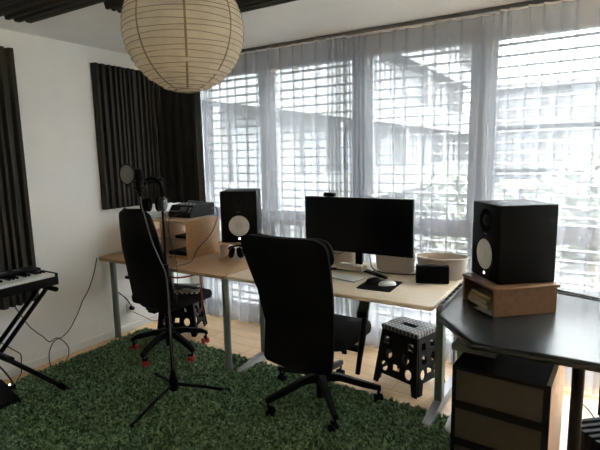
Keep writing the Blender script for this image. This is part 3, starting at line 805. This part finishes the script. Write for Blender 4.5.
def star_base(t, a0, rad, z_floor, wheel_mat, hubz=.175):
    MB().lathe([(0, hubz-.045), (.045, hubz-.04), (.050, hubz), (.043, hubz+.03), (.030, hubz+.035), (0, hubz+.035)], 24).build('hub', M['black'], t)
    for k in range(5):
        a = R(a0+72*k); ca, sa = math.cos(a), math.sin(a); L_ = MB(); vs = []
        for r_, w_, zt_, zb in ((.03, .024, hubz+.022, hubz-.03), (.12, .021, hubz+.012, hubz-.026), (.26, .018, .148, .112), (rad+.012, .015, .118, .092)):
            vs += [(r_*ca+sa*w_, r_*sa-ca*w_, zb), (r_*ca-sa*w_, r_*sa+ca*w_, zb), (r_*ca-sa*w_*.75, r_*sa+ca*w_*.75, zt_), (r_*ca+sa*w_*.75, r_*sa-ca*w_*.75, zt_)]
        fs = [(3, 2, 1, 0), (12, 13, 14, 15)]+[(4*i+k2, 4*i+(k2+1) % 4, 4*i+4+(k2+1) % 4, 4*i+4+k2) for i in range(3) for k2 in range(4)]
        L_.add(vs, fs).build('base_arm', M['black'], t)
        caster(t, rad*ca, rad*sa, z_floor, a+R(40*((k*7) % 5-2)), wheel_mat)

def cushion(w, d, h, z, yc, drop=.0):
    n, m = 20, 16; top = []; m_ = MB(); vs = []
    P = rounded_rect(-w/2, -d/2, w/2, d/2, .09, 6); k = len(P)
    rings = [(.90, 0), (.98, h*.12), (1.0, h*.4), (1.0, h*.65), (.97, h*.88), (.90, h*.98), (.6, h*1.03), (.25, h*1.0)]
    for q, zz in rings:
        for x, y in P:
            f = max(0, (y/(d/2)-.4)/.6)
            vs.append((x*q, y*q+yc, z+zz-drop*f*f))
    fs = [tuple(range(k-1, -1, -1)), tuple(range((len(rings)-1)*k, len(rings)*k))]
    fs += [(r_*k+i, r_*k+(i+1) % k, (r_+1)*k+(i+1) % k, (r_+1)*k+i) for r_ in range(len(rings)-1) for i in range(k)]
    return m_.add(vs, fs, True)

def back_panel(prof, th, curve, zr, round_top=.06, round_bot=.04):
    # prof: list (v, halfwidth, y); v from 0 to 1 between zr
    z0, z1 = zr
    def interp(v, k):
        for a, b in zip(prof[:-1], prof[1:]):
            if a[0] <= v <= b[0]+1e-9:
                f = (v-a[0])/(b[0]-a[0]); f = f*f*(3-2*f) if False else f
                return a[k]+(b[k]-a[k])*f
        return prof[-1][k]
    Hh = z1-z0
    def fn(u, v):
        z = z0+Hh*v; hw = interp(v, 1); y = interp(v, 2)
        e = z1-z
        if e < round_top: hw -= round_top*(1-math.sqrt(max(0, 1-((round_top-e)/round_top)**2)))
        e = z-z0
        if e < round_bot: hw -= round_bot*(1-math.sqrt(max(0, 1-((round_bot-e)/round_bot)**2)))
        s = -1+2*u; x = hw*s
        return (x, y+curve*s*s, z), (-2*curve*s/max(.05, hw), 1, .0)
    return fn

# front chair (back turned to the camera)
t = thing('office_chair', 'black high-back office chair in front of the monitor, back turned, armrest at its right', 'chair', (2.075, 2.385, 0), R(0))
star_base(t, 24, .355, .009, M['black'])
MB().tube([(0, 0, .035), (0, 0, .30)], .026, 16).tube([(0, 0, .30), (0, 0, .40)], .016, 12).build('gas_column', M['black'], t)
MB().b2((-.11, -.12, .365), (.11, .14, .42), .012).b2((-.04, -.23, .36), (.04, -.10, .41), .01).build('tilt_mechanism', M['black'], t)
cushion(.50, .46, .085, .42, .045, .02).build('seat', M['seat'], t)
A0 = 2.385
prof = [(0, .222, 2.125-A0), (.14, .222, 2.14-A0), (.30, .222, 2.15-A0), (.55, .240, 2.11-A0), (.80, .262, 2.04-A0), (1.0, .270, 1.985-A0)]
MB().slab(back_panel(prof, .04, .03, (.322, 1.092), .07, .022), 20, 36, .035).xf(Matrix.Translation((-.016, 0, 0))).build('backrest', M['fabric'], t, sharp=60)
prof2 = [(0, .262, 2.087-A0), (.5, .270, 2.055-A0), (1, .262, 2.03-A0)]
MB().slab(back_panel(prof2, .04, .05, (.93, 1.085), .06, .05), 20, 12, .045).xf(Matrix.Translation((-.022, 0, 0))).build('headrest', M['fabric'], t, sharp=60)
for s in (-1, 1):
    MB().box((s*.283-.016, .05, .628), (.064, .26, .038), .010, rot=R(20), seg=3).build('armrest_pad', M['black'], t)
    MB().tube([(s*.283, .045, .62), (s*.278, .01, .47), (s*.270, -.045, .262)], [.018, .019, .014], 10).b2((min(s*.10, s*.268), -.005, .375), (max(s*.10, s*.268), .035, .40)).build('armrest_post', M['black'], t)
MB().tube([(.11, -.03, .39), (.19, -.05, .38)], .006, 8).lathe([(0, -.012), (.012, -.012), (.012, .012), (0, .012)], 12, mat=Matrix.Rotation(PI/2, 4, 'Y'), c=(.19, -.05, .38)).build('tilt_lever', M['black'], t)

# mesh chair with red wheels at the beech desk
t = thing('office_chair', 'black mesh office chair with red casters pushed under the beech desk', 'chair', (.692, 2.45, 0), R(0))
star_base(t, 62, .295, .009, M['red'])
MB().tube([(0, 0, .07), (0, 0, .30)], .026, 16).tube([(0, 0, .30), (0, 0, .40)], .016, 12).build('gas_column', M['black'], t)
MB().b2((-.11, -.12, .365), (.11, .14, .42), .012).b2((-.04, -.16, .37), (.04, -.10, .41), .01).build('tilt_mechanism', M['black'], t)
cushion(.50, .46, .075, .42, .06, .02).build('seat', M['seat'], t)
B0 = 2.45
prof = [(0, .205, 2.275-B0), (.18, .215, 2.262-B0), (.35, .212, 2.24-B0), (.6, .200, 2.20-B0), (.85, .168, 2.17-B0), (1, .140, 2.15-B0)]
MB().slab(back_panel(prof, .03, .05, (.430, 1.155), .05, .05), 20, 36, .028).build('backrest', M['mesh'], t, sharp=60)
rim = []
fn = back_panel(prof, .03, .05, (.430, 1.155), .05, .05)
for k in range(19): rim.append(fn(0, k/18)[0])
for k in range(1, 8): rim.append(fn(k/8, 1)[0])
for k in range(19): rim.append(fn(1, 1-k/18)[0])
for k in range(1, 8): rim.append(fn(1-k/8, 0)[0])
MB().tube(rim, .014, 8, closed=True).build('back_frame', M['black'], t)
MB().tube([(-.20, -.17, .62), (-.245, -.165, .62)], .012, 10).build('lumbar_knob', M['black'], t)
t = thing('checked_cloth', 'black and white checked cloth lying on the seat under the beech desk', 'cloth', (.86, 2.50, .4975), R(35))
m, nt, p = nodes('check_cloth'); ck = nt.nodes.new('ShaderNodeTexChecker'); ck.inputs['Scale'].default_value = 55
ck.inputs['Color1'].default_value = (.6, .58, .58, 1); ck.inputs['Color2'].default_value = (.04, .03, .035, 1)
tc = nt.nodes.new('ShaderNodeTexCoord'); nt.links.new(tc.outputs['Object'], ck.inputs['Vector']); nt.links.new(ck.outputs['Color'], p.inputs['Base Color']); p.inputs['Roughness'].default_value = .9
vs = []
for s_, zo in ((1, .016), (-1, .001)):
    for j in range(7):
        for i in range(17):
            u, v = i/16, j/6
            vs.append((-.09+.18*u, (-.045+.09*v), .001+zo+.006*math.sin(u*9+v*4)*(s_ > 0)))
fs = [(j*17+i, j*17+i+1, j*17+i+18, j*17+i+17) for j in range(6) for i in range(16)]
fs += [tuple(q+119 for q in f[::-1]) for f in fs]
per = list(range(17))+[j*17+16 for j in range(1, 7)]+[6*17+i for i in range(15, -1, -1)]+[j*17 for j in range(5, 0, -1)]
fs += [(a, b, 119+b, 119+a) for a, b in zip(per, per[1:]+per[:1])]
MB().add(vs, fs, True).build('cloth', m, t)
cable('red_cable', [(.80, 2.36, .685), (.88, 2.352, .655), (1.0, 2.36, .670), (1.07, 2.40, .688), (1.085, 2.42, .68), (1.08, 2.43, .55), (1.06, 2.44, .42), (1.03, 2.44, .38)], .006, M['redcord'], 'dark red cable hanging under the front edge of the beech desk', 'cable')

# ------------------------------------------------------------------ folding step stools
def step_stool(loc, rz, lab, first=None):
    if first: return dup(first, loc, rz, lab)
    t = thing('step_stool', lab, 'stool', loc, rz, 'black folding step stools')
    w, d, h = .29, .23, .395
    # top with hand slot: two plates around the slot
    tp = MB().b2((-w/2, -d/2, h-.030), (w/2, -.022, h), .006).b2((-w/2, .022, h-.030), (w/2, d/2, h), .006).b2((-w/2, -.024, h-.030), (-.055, .024, h), .002).b2((.055, -.024, h-.030), (w/2, .024, h), .002)
    tp.build('top', M['dots'], t)['label'] = 'black top with white dots and a hand slot'
    MB().b2((-w/2+.01, -d/2+.01, h-.036), (w/2-.01, d/2-.01, h-.0305)).build('underside', M['black'], t)
    def panel(along, wt, wb, off_t, off_b, nm):
        # trapezoid side panel with round holes: built in 2D by bmesh, then tilted
        zt_, zb = h-.032, .002
        loops = [[(-wb/2, zb), (-wb/2+.038, zb), (-wb/2+.055, zb+.07), (wb/2-.055, zb+.07), (wb/2-.038, zb), (wb/2, zb), (wt/2, zt_), (-wt/2, zt_)]]
        def circ(cx, cz, rx, rz_): return [(cx+rx*math.cos(2*PI*k/16), cz+rz_*math.sin(2*PI*k/16)) for k in range(16)]
        holes = [circ(-wb*.27, .125, .027, .033), (circ(wb*.27, .125, .027, .033)), circ(-wb*.19, .215, .026, .032), circ(wb*.19, .215, .026, .032)]
        holes.append([(-.028, .118), (.028, .118), (.028, .158), (-.028, .158)])
        q = wt*.5-.03; holes += [[(-q-.012, .275), (-q+.035, .275), (-q+.035, .322), (-q-.004, .322)], [(q-.035, .275), (q+.012, .275), (q+.004, .322), (q-.035, .322)]]
        b = bmesh.new(); es = []
        for lp in loops+holes:
            vs = [b.verts.new((x, 0, z)) for x, z in lp]
            es += [b.edges.new((vs[i], vs[(i+1) % len(vs)])) for i in range(len(vs))]
        r = bmesh.ops.triangle_fill(b, use_beauty=True, use_dissolve=False, edges=es)
        fs_ = [g for g in r['geom'] if isinstance(g, bmesh.types.BMFace)]
        def inside(p, lp):
            c = False; n = len(lp)
            for i in range(n):
                (x1, y1), (x2, y2) = lp[i], lp[i-1]
                if (y1 > p[1]) != (y2 > p[1]) and p[0] < (x2-x1)*(p[1]-y1)/(y2-y1)+x1: c = not c
            return c
        kill = [f for f in fs_ if any(inside((f.calc_center_median().x, f.calc_center_median().z), hh_) for hh_ in holes) or not inside((f.calc_center_median().x, f.calc_center_median().z), loops[0])]
        if kill: bmesh.ops.delete(b, geom=kill, context='FACES')
        ex = bmesh.ops.extrude_face_region(b, geom=b.faces[:])
        bmesh.ops.translate(b, vec=(0, .010, 0), verts=[g for g in ex['geom'] if isinstance(g, bmesh.types.BMVert)])
        bmesh.ops.recalc_face_normals(b, faces=b.faces)
        for v in b.verts:
            f = (v.co.z-zb)/(zt_-zb); o = off_b+(off_t-off_b)*f
            x, y = v.co.x, v.co.y
            if along == 'X': v.co.x, v.co.y = x, o+y-.005
            else: v.co.x, v.co.y = o+y-.005, x
        MB().bm(b).build(nm, M['black'], t)
    panel('X', w-.01, w+.06, -d/2+.012, -d/2-.040, 'side_panel'); panel('X', w-.01, w+.06, d/2-.012, d/2+.040, 'side_panel')
    panel('Y', d-.05, d+.035, -w/2+.012, -w/2-.022, 'end_panel'); panel('Y', d-.05, d+.035, w/2-.012, w/2+.022, 'end_panel')
    return t
st0 = step_stool((2.462, 2.90, 0), R(-18), 'black folding step stool with dotted top between the front chair and the black desk')
step_stool((.415, 2.86, 0), R(25), 'black folding step stool on the floor under the beech desk behind the mesh chair', st0)

# ------------------------------------------------------------------ microphone stand, microphone, pop filter, headphones
SX, SY = 1.245, 1.966
t = thing('microphone_stand', 'black microphone stand with three legs on the green rug', 'microphone stand', (SX, SY, .009))
MB().lathe([(0, .045), (.020, .045), (.030, .07), (.030, .11), (.018, .15), (.016, .175), (0, .175)], 20).build('hub', M['black'], t)
for x, y in ((1.293, 1.599), (1.511, 2.184), (.915, 2.111)):
    q = Vector((x-SX, y-SY, .012)); l = MB().tube([q.normalized()*.015+Vector((0, 0, .085)), q*.5+Vector((0, 0, .05)), q], [.011, .010, .009], 10).build('leg', M['black'], t)
    MB().tube([q*.93+Vector((0, 0, .006)), q+Vector((0, 0, .0)), q*1.03], [.013, .014, .012], 10).build('rubber_foot', M['black'], l)
MB().tube([(0, 0, .16), (0, 0, .80)], .0105, 12).build('lower_tube', M['black'], t)
MB().tube([(0, 0, .78), (0, 0, .86)], .017, 14).build('height_clutch', M['black'], t)
MB().tube([(0, 0, .86), (0, 0, 1.375)], .0075, 12).build('upper_tube', M['black'], t)
RG = Vector((.668, .744, 0)); TW = Vector((.744, -.668, 0))   # sideways and towards the room
S0 = Vector((SX, SY, 0))
def sp(r_, tw, z): v = S0+RG*r_+TW*tw; return (v.x, v.y, z)
MB().tube([Vector(sp(.012, 0, 1.372-.009))-S0, Vector(sp(-.075, .02, 1.372-.009))-S0], .007, 10).lathe([(0, -.02), (.014, -.02), (.014, .02), (0, .02)], 14, c=(0, 0, 1.363)).build('mic_arm', M['black'], t)
MB().tube([(0, 0, 1.36), (0, 0, 1.385)], .012, 12).build('tip', M['black'], t)
t = thing('studio_microphone', 'black large studio microphone upright on the stand arm beside the headphones', 'microphone', sp(-.118, .03, 1.302))
MB().lathe([(0, .02), (.020, .02), (.022, .03), (.022, .088), (.0215, .09), (0, .09)], 20).build('body', M['black'], t)
MB().lathe([(.022, .09), (.0235, .095), (.0235, .135), (.018, .148), (0, .152)], 20).build('grille', M['mesh'], t)
MB().tube([(.036*math.cos(2*PI*k/20), .036*math.sin(2*PI*k/20), .045) for k in range(20)], .004, 6, closed=True).tube([(.036*math.cos(2*PI*k/20), .036*math.sin(2*PI*k/20), .075) for k in range(20)], .004, 6, closed=True).build('shock_mount', M['black'], t)
MB().lathe([(0, -.01), (.011, -.01), (.012, .02), (0, .02)], 14).build('plug', M['black'], t)
t = thing('pop_filter', 'round pop filter on a bent wire left of the microphone', 'pop filter', sp(-.18, .09, 1.425))
c_, s_ = Vector((.80, .45, 0)).normalized(), Vector((0, 0, 1))
nrm = c_.cross(s_)
rim = [c_*.042*math.cos(2*PI*k/28)+s_*.056*math.sin(2*PI*k/28) for k in range(28)]
MB().tube(rim, .0035, 6, closed=True).build('hoop', M['black'], t)
MB().add([p_ for p_ in rim]+[Vector((0, 0, 0))], [(i, (i+1) % 28, 28) for i in range(28)], True).build('mesh_screen', M['pop'], t)
base = S0+RG*-.118+TW*.035+Vector((0, 0, 1.312)); org = Vector(sp(-.18, .09, 1.425))
MB().tube(smooth_path([(0, 0, -.058), c_*.02+Vector((0, 0, -.085)), (base-org)*.7+Vector((0, 0, -.02)), base-org-RG*.014]), .003, 6).build('gooseneck', M['black'], t)

# headphones hung over the tip of the stand
HB = S0+RG*-.048+TW*.013+Vector((0, 0, 1.382))
t = thing('headphones', 'black over-ear headphones hanging over the top of the microphone stand', 'headphones', HB)
ax = (RG*.94+TW*.35).normalized()
arc = []
for k in range(25):
    a = PI*k/24
    arc.append(ax*(.064*math.cos(a)) + Vector((0, 0, -.095+.1085*math.sin(a)**.9)))
MB().tube(arc, [.007+.006*math.sin(PI*k/24) for k in range(25)], 10).build('headband', M['black'], t)
for s in (-1, 1):
    cpos = ax*(s*.056)+Vector((0, 0, -.142))
    q = ax.to_track_quat('Z', 'Y').to_matrix().to_4x4()
    cup = MB().lathe([(0, -.020), (.036, -.020), (.042, -.010), (.042, .004), (.034, .016), (.020, .021), (0, .022)], 24, mat=q if s > 0 else q @ Matrix.Rotation(PI, 4, 'X'), c=cpos).build('ear_cup', M['black'] if s < 0 else plain('cup_grey', (.045, .045, .05), .3), t)
    MB().lathe([(.020, -.034), (.038, -.034), (.042, -.027), (.040, -.019), (.020, -.019)], 24, mat=q if s > 0 else q @ Matrix.Rotation(PI, 4, 'X'), c=cpos).build('ear_pad', M['fabric'], cup)
    MB().tube([ax*(s*.064)+Vector((0, 0, -.095)), ax*(s*.077)+Vector((0, 0, -.12)), cpos+ax*(s*.02)], .005, 8).build('yoke', M['silver'] if s > 0 else M['black'], t)
cable('microphone_cable', [sp(-.118, .03, 1.29), sp(-.115, .035, 1.24), sp(-.095, .04, 1.14), sp(-.07, .04, 1.02), sp(-.03, .04, .90), sp(-.005, .03, .82), sp(.0, .022, .70), sp(.0, .018, .50), sp(.0, .017, .34), sp(.005, .018, .20)], .004, M['cord2'], 'grey cable looping from the microphone down to the stand pole', 'cable')
cable('headphone_cable', [sp(.01, .03, 1.19), sp(.03, .035, 1.05), sp(.06, .03, .9), sp(.06, .03, .75), sp(.05, .03, .62)], .002, M['cord'], 'thin dark cord hanging from the headphones', 'cable')

# ------------------------------------------------------------------ digital piano, stand, pedal
KY1 = 1.715; KX0, KX1 = .20, .520; KZ = .715
t = thing('digital_piano', 'black digital piano with its right end in view at the left wall', 'piano', (0, 0, 0))
L_ = 1.30
MB().b2((KX0, KY1-L_, KZ), (KX1, KY1, KZ+.055), .006).b2((KX0, KY1-L_, KZ+.050), (KX0+.13, KY1, KZ+.092), .008).b2((KX0+.13, KY1-.014, KZ+.050), (KX1, KY1, KZ+.078), .006).b2((KX0+.13, KY1-L_, KZ+.050), (KX1, KY1-L_+.028, KZ+.082), .006).build('case', M['black'], t)
wk = 52; kw = (L_-.064)/wk
for i in range(wk):
    y1_ = KY1-.018-i*kw
    MB().b2((KX0+.135, y1_-kw+.0008, KZ+.056), (KX1-.008, y1_-.0008, KZ+.074), .002).build('white_key', M['white'], t)
for i in range(wk):
    if i % 7 in (0, 4): continue
    y1_ = KY1-.018-i*kw
    MB().b2((KX0+.135, y1_-.006, KZ+.0745), (KX0+.235, y1_+.006, KZ+.087), .002).build('black_key', M['gloss'], t)
pn = MB()
for k in range(10): pn.b2((KX0+.05, KY1-.15-.09*k, KZ+.0922), (KX0+.075, KY1-.10-.09*k, KZ+.0945), .001)
pn.build('buttons', M['cover'], t)
t = thing('keyboard_stand', 'black crossed-leg stand under the digital piano', 'stand', (0, 0, 0))
fy, ty = 1.665, 1.66
MB().tube([(.22, ty+.02, KZ-.022), (.54, ty+.02, KZ-.022)], [.016, .016], 12).build('support_bar', M['black'], t)
MB().tube([(.22, 1.01, KZ-.022), (.60, 1.01, KZ-.022)], .016, 12).build('support_bar', M['black'], t)
for x in (.35, .43):
    MB().tube([(x, ty+.02, KZ-.03), (x, 1.01, .012)], .014, 10).build('leg_tube', M['black'], t)
for x in (.57,):
    lt_ = MB().tube([(x, 1.01, KZ-.03), (x, fy, .03)], .015, 10).build('leg_tube', M['black'], t)
    MB().tube([(x, fy-.05, .08), (x, fy+.01, .020)], .019, 10).build('rubber_foot', M['black'], lt_)
MB().tube([(.33, 1.34, .36), (.59, 1.34, .36)], .02, 12).build('pivot', M['black'], t)
t = thing('pedal_unit', 'black foot pedal box on the floor beside the piano stand', 'pedal', (.29, 1.33, .009), R(-10))
MB().add([(-.17, -.13, 0.001), (.17, -.13, 0.001), (.17, .13, 0.001), (-.17, .13, 0.001), (-.17, -.12, .065), (.16, -.12, .045), (.16, .12, .045), (-.17, .12, .065)],
         [(3, 2, 1, 0), (4, 5, 6, 7), (0, 1, 5, 4), (1, 2, 6, 5), (2, 3, 7, 6), (3, 0, 4, 7)]).build('body', M['black'], t)
MB().lathe([(0, 0), (.02, 0), (.018, .02), (0, .022)], 16, c=(.07, .02, .05)).build('foot_switch', M['black'], t)
MB().lathe([(0, 0), (.007, 0), (.005, .008), (0, .009)], 12, c=(.125, -.06, .045)).build('blue_lamp', M['bled'], t)
t = thing('plug_adapter', 'small dark plug with a yellow light on the floor by the left wall', 'plug', (.225, 1.485, .009))
MB().b2((-.03, -.03, .001), (.02, .03, .04), .004).build('body', M['black'], t)
MB().lathe([(0, 0), (.006, 0), (.004, .006), (0, .007)], 12, c=(.0, .0, .040)).build('yellow_lamp', M['yled'], t)

# cables along the left wall
def wp(y, z, x=.02): return (x, y, z)
cable('wall_cable', [(.008, 2.352, .712), wp(2.342, .70), wp(2.302, .582), wp(2.246, .471), wp(2.186, .396), wp(2.143, .318), wp(2.064, .211), wp(1.993, .165), wp(1.929, .155), wp(1.884, .09), (.05, 1.86, .02), (.10, 1.84, .006)], .0038, M['cord'], 'thin dark cable falling from the beech desk corner down the left wall', 'cable')
cable('wall_cable', [wp(1.60, .69), wp(1.66, .53), wp(1.705, .435), wp(1.751, .338), wp(1.802, .268), wp(1.843, .223), wp(1.89, .163), wp(1.945, .172), wp(1.991, .14), wp(2.033, .067), (.05, 2.01, .012), (.09, 1.97, .006)], .0038, M['cord'], 'thin dark cable from the digital piano looping down the left wall to the floor', 'cable')
cable('wall_cable', [(.10, 1.50, .44), (.04, 1.54, .33), wp(1.566, .269), wp(1.625, .203), wp(1.675, .147), wp(1.675, .086), (.03, 1.661, .012), (.10, 1.60, .006)], .0038, M['cord'], 'short thin cable hanging on the left wall right behind the piano stand foot', 'cable')
cable('wall_cable', [(.15, 1.42, .22), (.12, 1.48, .16), (.10, 1.52, .10), (.11, 1.55, .03), (.16, 1.54, .006)], .006, M['cord'], 'thick black cable curving to the floor behind the pedal box', 'cable')
t = thing('wall_socket', 'white wall socket low on the left wall behind the mesh chair', 'socket', (.0005, 2.645, .205))
MB().b2((0, -.04, -.04), (.009, .04, .04), .003).build('plate', M['white'], t)
MB().lathe([(0, 0), (.02, 0), (.02, .006), (0, .006)], 20, mat=Matrix.Rotation(PI/2, 4, 'Y'), c=(.006, 0, 0)).build('insert', M['cover'], t)
t = thing('mains_plug', 'dark mains plug with its cord in the low wall socket under the beech desk', 'plug', (.0135, 2.645, .205))
MB().lathe([(0, 0), (.018, 0), (.016, .03), (.008, .042), (0, .042)], 16, mat=Matrix.Rotation(PI/2, 4, 'Y')).build('body', M['black'], t)
MB().tube(smooth_path([(.04, 0, 0), (.05, -.02, .015), (.03, -.06, .10), (.012, -.10, .15), (.012, -.16, .21)]), .0045, 6).build('cord', M['cord'], t)
cable('floor_cord', [wp(2.66, .165), wp(2.70, .135), wp(2.786, .075), (.03, 2.86, .02), (.06, 2.95, .006)], .003, M['cord2'], 'thin grey cord running from the low wall socket down to the floor', 'cable')

t = thing('ribbed_crate', 'black ribbed plastic crate on the floor right of the black desk leg', 'crate', (3.575, 2.44, .001), R(40))
MB().b2((-.11, -.14, 0), (.11, .14, .20), .004).build('body', M['black'], t)
rb = MB()
for k in range(7): rb.b2((-.118, -.135+.041*k, .15), (.118, -.135+.041*k+.022, .222), .002)
rb.build('ribs', M['black'], t)
t = thing('computer_tower', 'dark slim computer tower on the floor by the curtain under the black desk', 'computer', (3.67, 3.05, .001), R(-35))
MB().b2((-.09, -.12, .012), (.09, .14, .46), .006).build('case', M['black'], t)
MB().b2((-.08, -.124, .05), (.08, -.119, .44)).build('front_panel', M['gloss'], t)
for x in (-.07, .07):
    for y in (-.10, .12): MB().b2((x-.012, y-.012, 0), (x+.012, y+.012, .0125)).build('foot', M['black'], t)
cable('floor_cord', [(3.46, 3.12, .004), (3.50, 3.03, .004), (3.53, 2.92, .004), (3.525, 2.78, .004), (3.56, 2.68, .004)], .003, M['cord'], 'thin black cord on the wood floor below the black desk, between tower and crate', 'cable')

# ------------------------------------------------------------------ outside
GZ = -7.
o = MB().b2((-60, 4.2, GZ-.5), (60, 90, GZ)).build('courtyard_ground', M['ground']); o['kind'] = 'structure'
def block(name, lab, M4, length, floors, h0, fh, roofz, bays, depth=8):
    # facade in local X (length) and Z, facing -Y
    t = thing(name, lab, 'building'); t.matrix_world = M4
    MB().b2((0, 0, GZ), (length, depth, roofz)).build('wall', M['bwhite'], t)
    MB().b2((-.3, -.5, roofz), (length+.3, depth, roofz+.35)).build('roof_edge', M['bgrey'], t)
    for k in range(floors):
        z = h0+fh*k
        b = MB().b2((-.1, -.55, z-.25), (length+.1, 0, z)).build('balcony', M['bwhite'], t)
        MB().b2((-.1, -.55, z), (length+.1, -.49, z+.85)).build('parapet', M['parap'], b)
        for j in range(bays):
            x = length*(j+.5)/bays; w = length/bays*.62*(.8+.4*((j*7+k*3) % 5)/5)
            wd = MB().b2((x-w/2, -.06, z+.1), (x+w/2, .02, z+2.25)).build('window', M['bglass'], t)
            mu = MB()
            for q in (-.5, -.17, .17, .5): mu.b2((x+w*q-.05, -.10, z+.1), (x+w*q+.05, -.055, z+2.25))
            mu.b2((x-w/2, -.10, z+2.2), (x+w/2, -.055, z+2.3)).build('mullions', M['bwhite'], wd)
            if (j+k) % 2 == 0: MB().b2((x+w/2+.1, -.5, z), (x+w/2+.35, 0, z+fh-.25)).build('divider', M['bgrey'], t)
    return t
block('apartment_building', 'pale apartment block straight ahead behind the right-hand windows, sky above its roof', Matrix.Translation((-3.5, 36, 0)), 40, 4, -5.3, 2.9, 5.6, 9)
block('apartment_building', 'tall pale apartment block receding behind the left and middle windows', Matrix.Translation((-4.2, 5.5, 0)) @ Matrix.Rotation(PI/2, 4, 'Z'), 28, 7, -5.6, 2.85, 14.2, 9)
def tree(name, lab, loc, r, h, seed):
    rnd = random.Random(seed); t = thing(name, lab, 'tree', loc, 0, 'trees in the courtyard')
    MB().tube([(0, 0, 0), (.1, 0, h*.5), (0, .1, h*.8)], [.16, .12, .05], 8).build('trunk', M['bark'], t)
    b = MB()
    for k in range(1500):
        a = rnd.uniform(0, 2*PI); ct = rnd.uniform(-1, 1); q = r*rnd.uniform(.45, 1)**.5*(1+.25*math.sin(3*a+seed)); s = math.sqrt(1-ct*ct)
        c = Vector((q*s*math.cos(a), q*s*math.sin(a), h-r*.3+q*ct*.9))
        u = Vector((rnd.gauss(0, 1), rnd.gauss(0, 1), rnd.gauss(0, 1))).normalized(); v = u.orthogonal().normalized(); e = rnd.uniform(.12, .26)
        b.add([c-u*e, c+v*e*.5, c+u*e, c-v*e*.5], [(0, 1, 2, 3)])
    f = b.build('foliage', M['leaf'], t); f['kind'] = 'stuff'
for i, (x, y, r, h) in enumerate(((.9, 16, 1.7, 5.9), (3.6, 19, 1.9, 7.0), (-1.2, 20, 1.6, 6.6))):
    tree('courtyard_tree', ['leafy courtyard tree seen low behind the right-hand window above the speaker', 'leafy courtyard tree low at the far right edge of the windows',
        'leafy courtyard tree seen low behind the window right of the monitor'][i], (x, y, GZ), r, h, 3+i)
t = thing('awning', 'orange balcony awning on the block straight ahead', 'awning', (-1.8, 34.8, -1.0))
MB().add([(0, 0, 0), (2.2, 0, 0), (2.2, .5, .5), (0, .5, .5), (0, 0, -.06), (2.2, 0, -.06), (2.2, .5, .44), (0, .5, .44)], [(0, 1, 2, 3), (7, 6, 5, 4), (0, 4, 5, 1), (1, 5, 6, 2), (2, 6, 7, 3), (3, 7, 4, 0)]).build('fabric', M['terra'], t)

# ------------------------------------------------------------------ daylight
SKY = 16.
w = bpy.data.worlds.new('overcast_sky'); S.world = w; w.use_nodes = True; nt = w.node_tree; N = nt.nodes; L = nt.links
bg = N['Background']; tc = N.new('ShaderNodeTexCoord'); sx = N.new('ShaderNodeSeparateXYZ'); L.new(tc.outputs['Generated'], sx.inputs[0])
# overcast sky: about three times brighter overhead than at the horizon
mr = N.new('ShaderNodeMapRange'); mr.interpolation_type = 'SMOOTHSTEP'
mr.inputs['From Min'].default_value = .15; mr.inputs['From Max'].default_value = .85
mr.inputs['To Min'].default_value = .12; mr.inputs['To Max'].default_value = 1.0
L.new(sx.outputs['Z'], mr.inputs['Value'])
nz = N.new('ShaderNodeTexNoise'); nz.inputs['Scale'].default_value = 2.2; nz.inputs['Detail'].default_value = 4; L.new(tc.outputs['Generated'], nz.inputs['Vector'])
mx = N.new('ShaderNodeMixRGB'); mx.inputs['Color1'].default_value = (.90, .96, 1, 1); mx.inputs['Color2'].default_value = (1, .99, .97, 1)
L.new(nz.outputs['Fac'], mx.inputs['Fac']); L.new(mx.outputs['Color'], bg.inputs['Color'])
ml = N.new('ShaderNodeMath'); ml.operation = 'MULTIPLY'; ml.inputs[1].default_value = SKY
L.new(mr.outputs[0], ml.inputs[0]); L.new(ml.outputs[0], bg.inputs['Strength'])


vs_ = S.view_settings; vs_.view_transform = 'Standard'; vs_.look = 'None'; vs_.gamma = 1; vs_.use_curve_mapping = False; vs_.exposure = 2.75
cy = S.cycles
cy.max_bounces = 12; cy.diffuse_bounces = 6; cy.transparent_max_bounces = 32; cy.transmission_bounces = 6
cy.caustics_reflective = False; cy.caustics_refractive = False; cy.use_denoising = True
cy.sample_clamp_indirect = 8
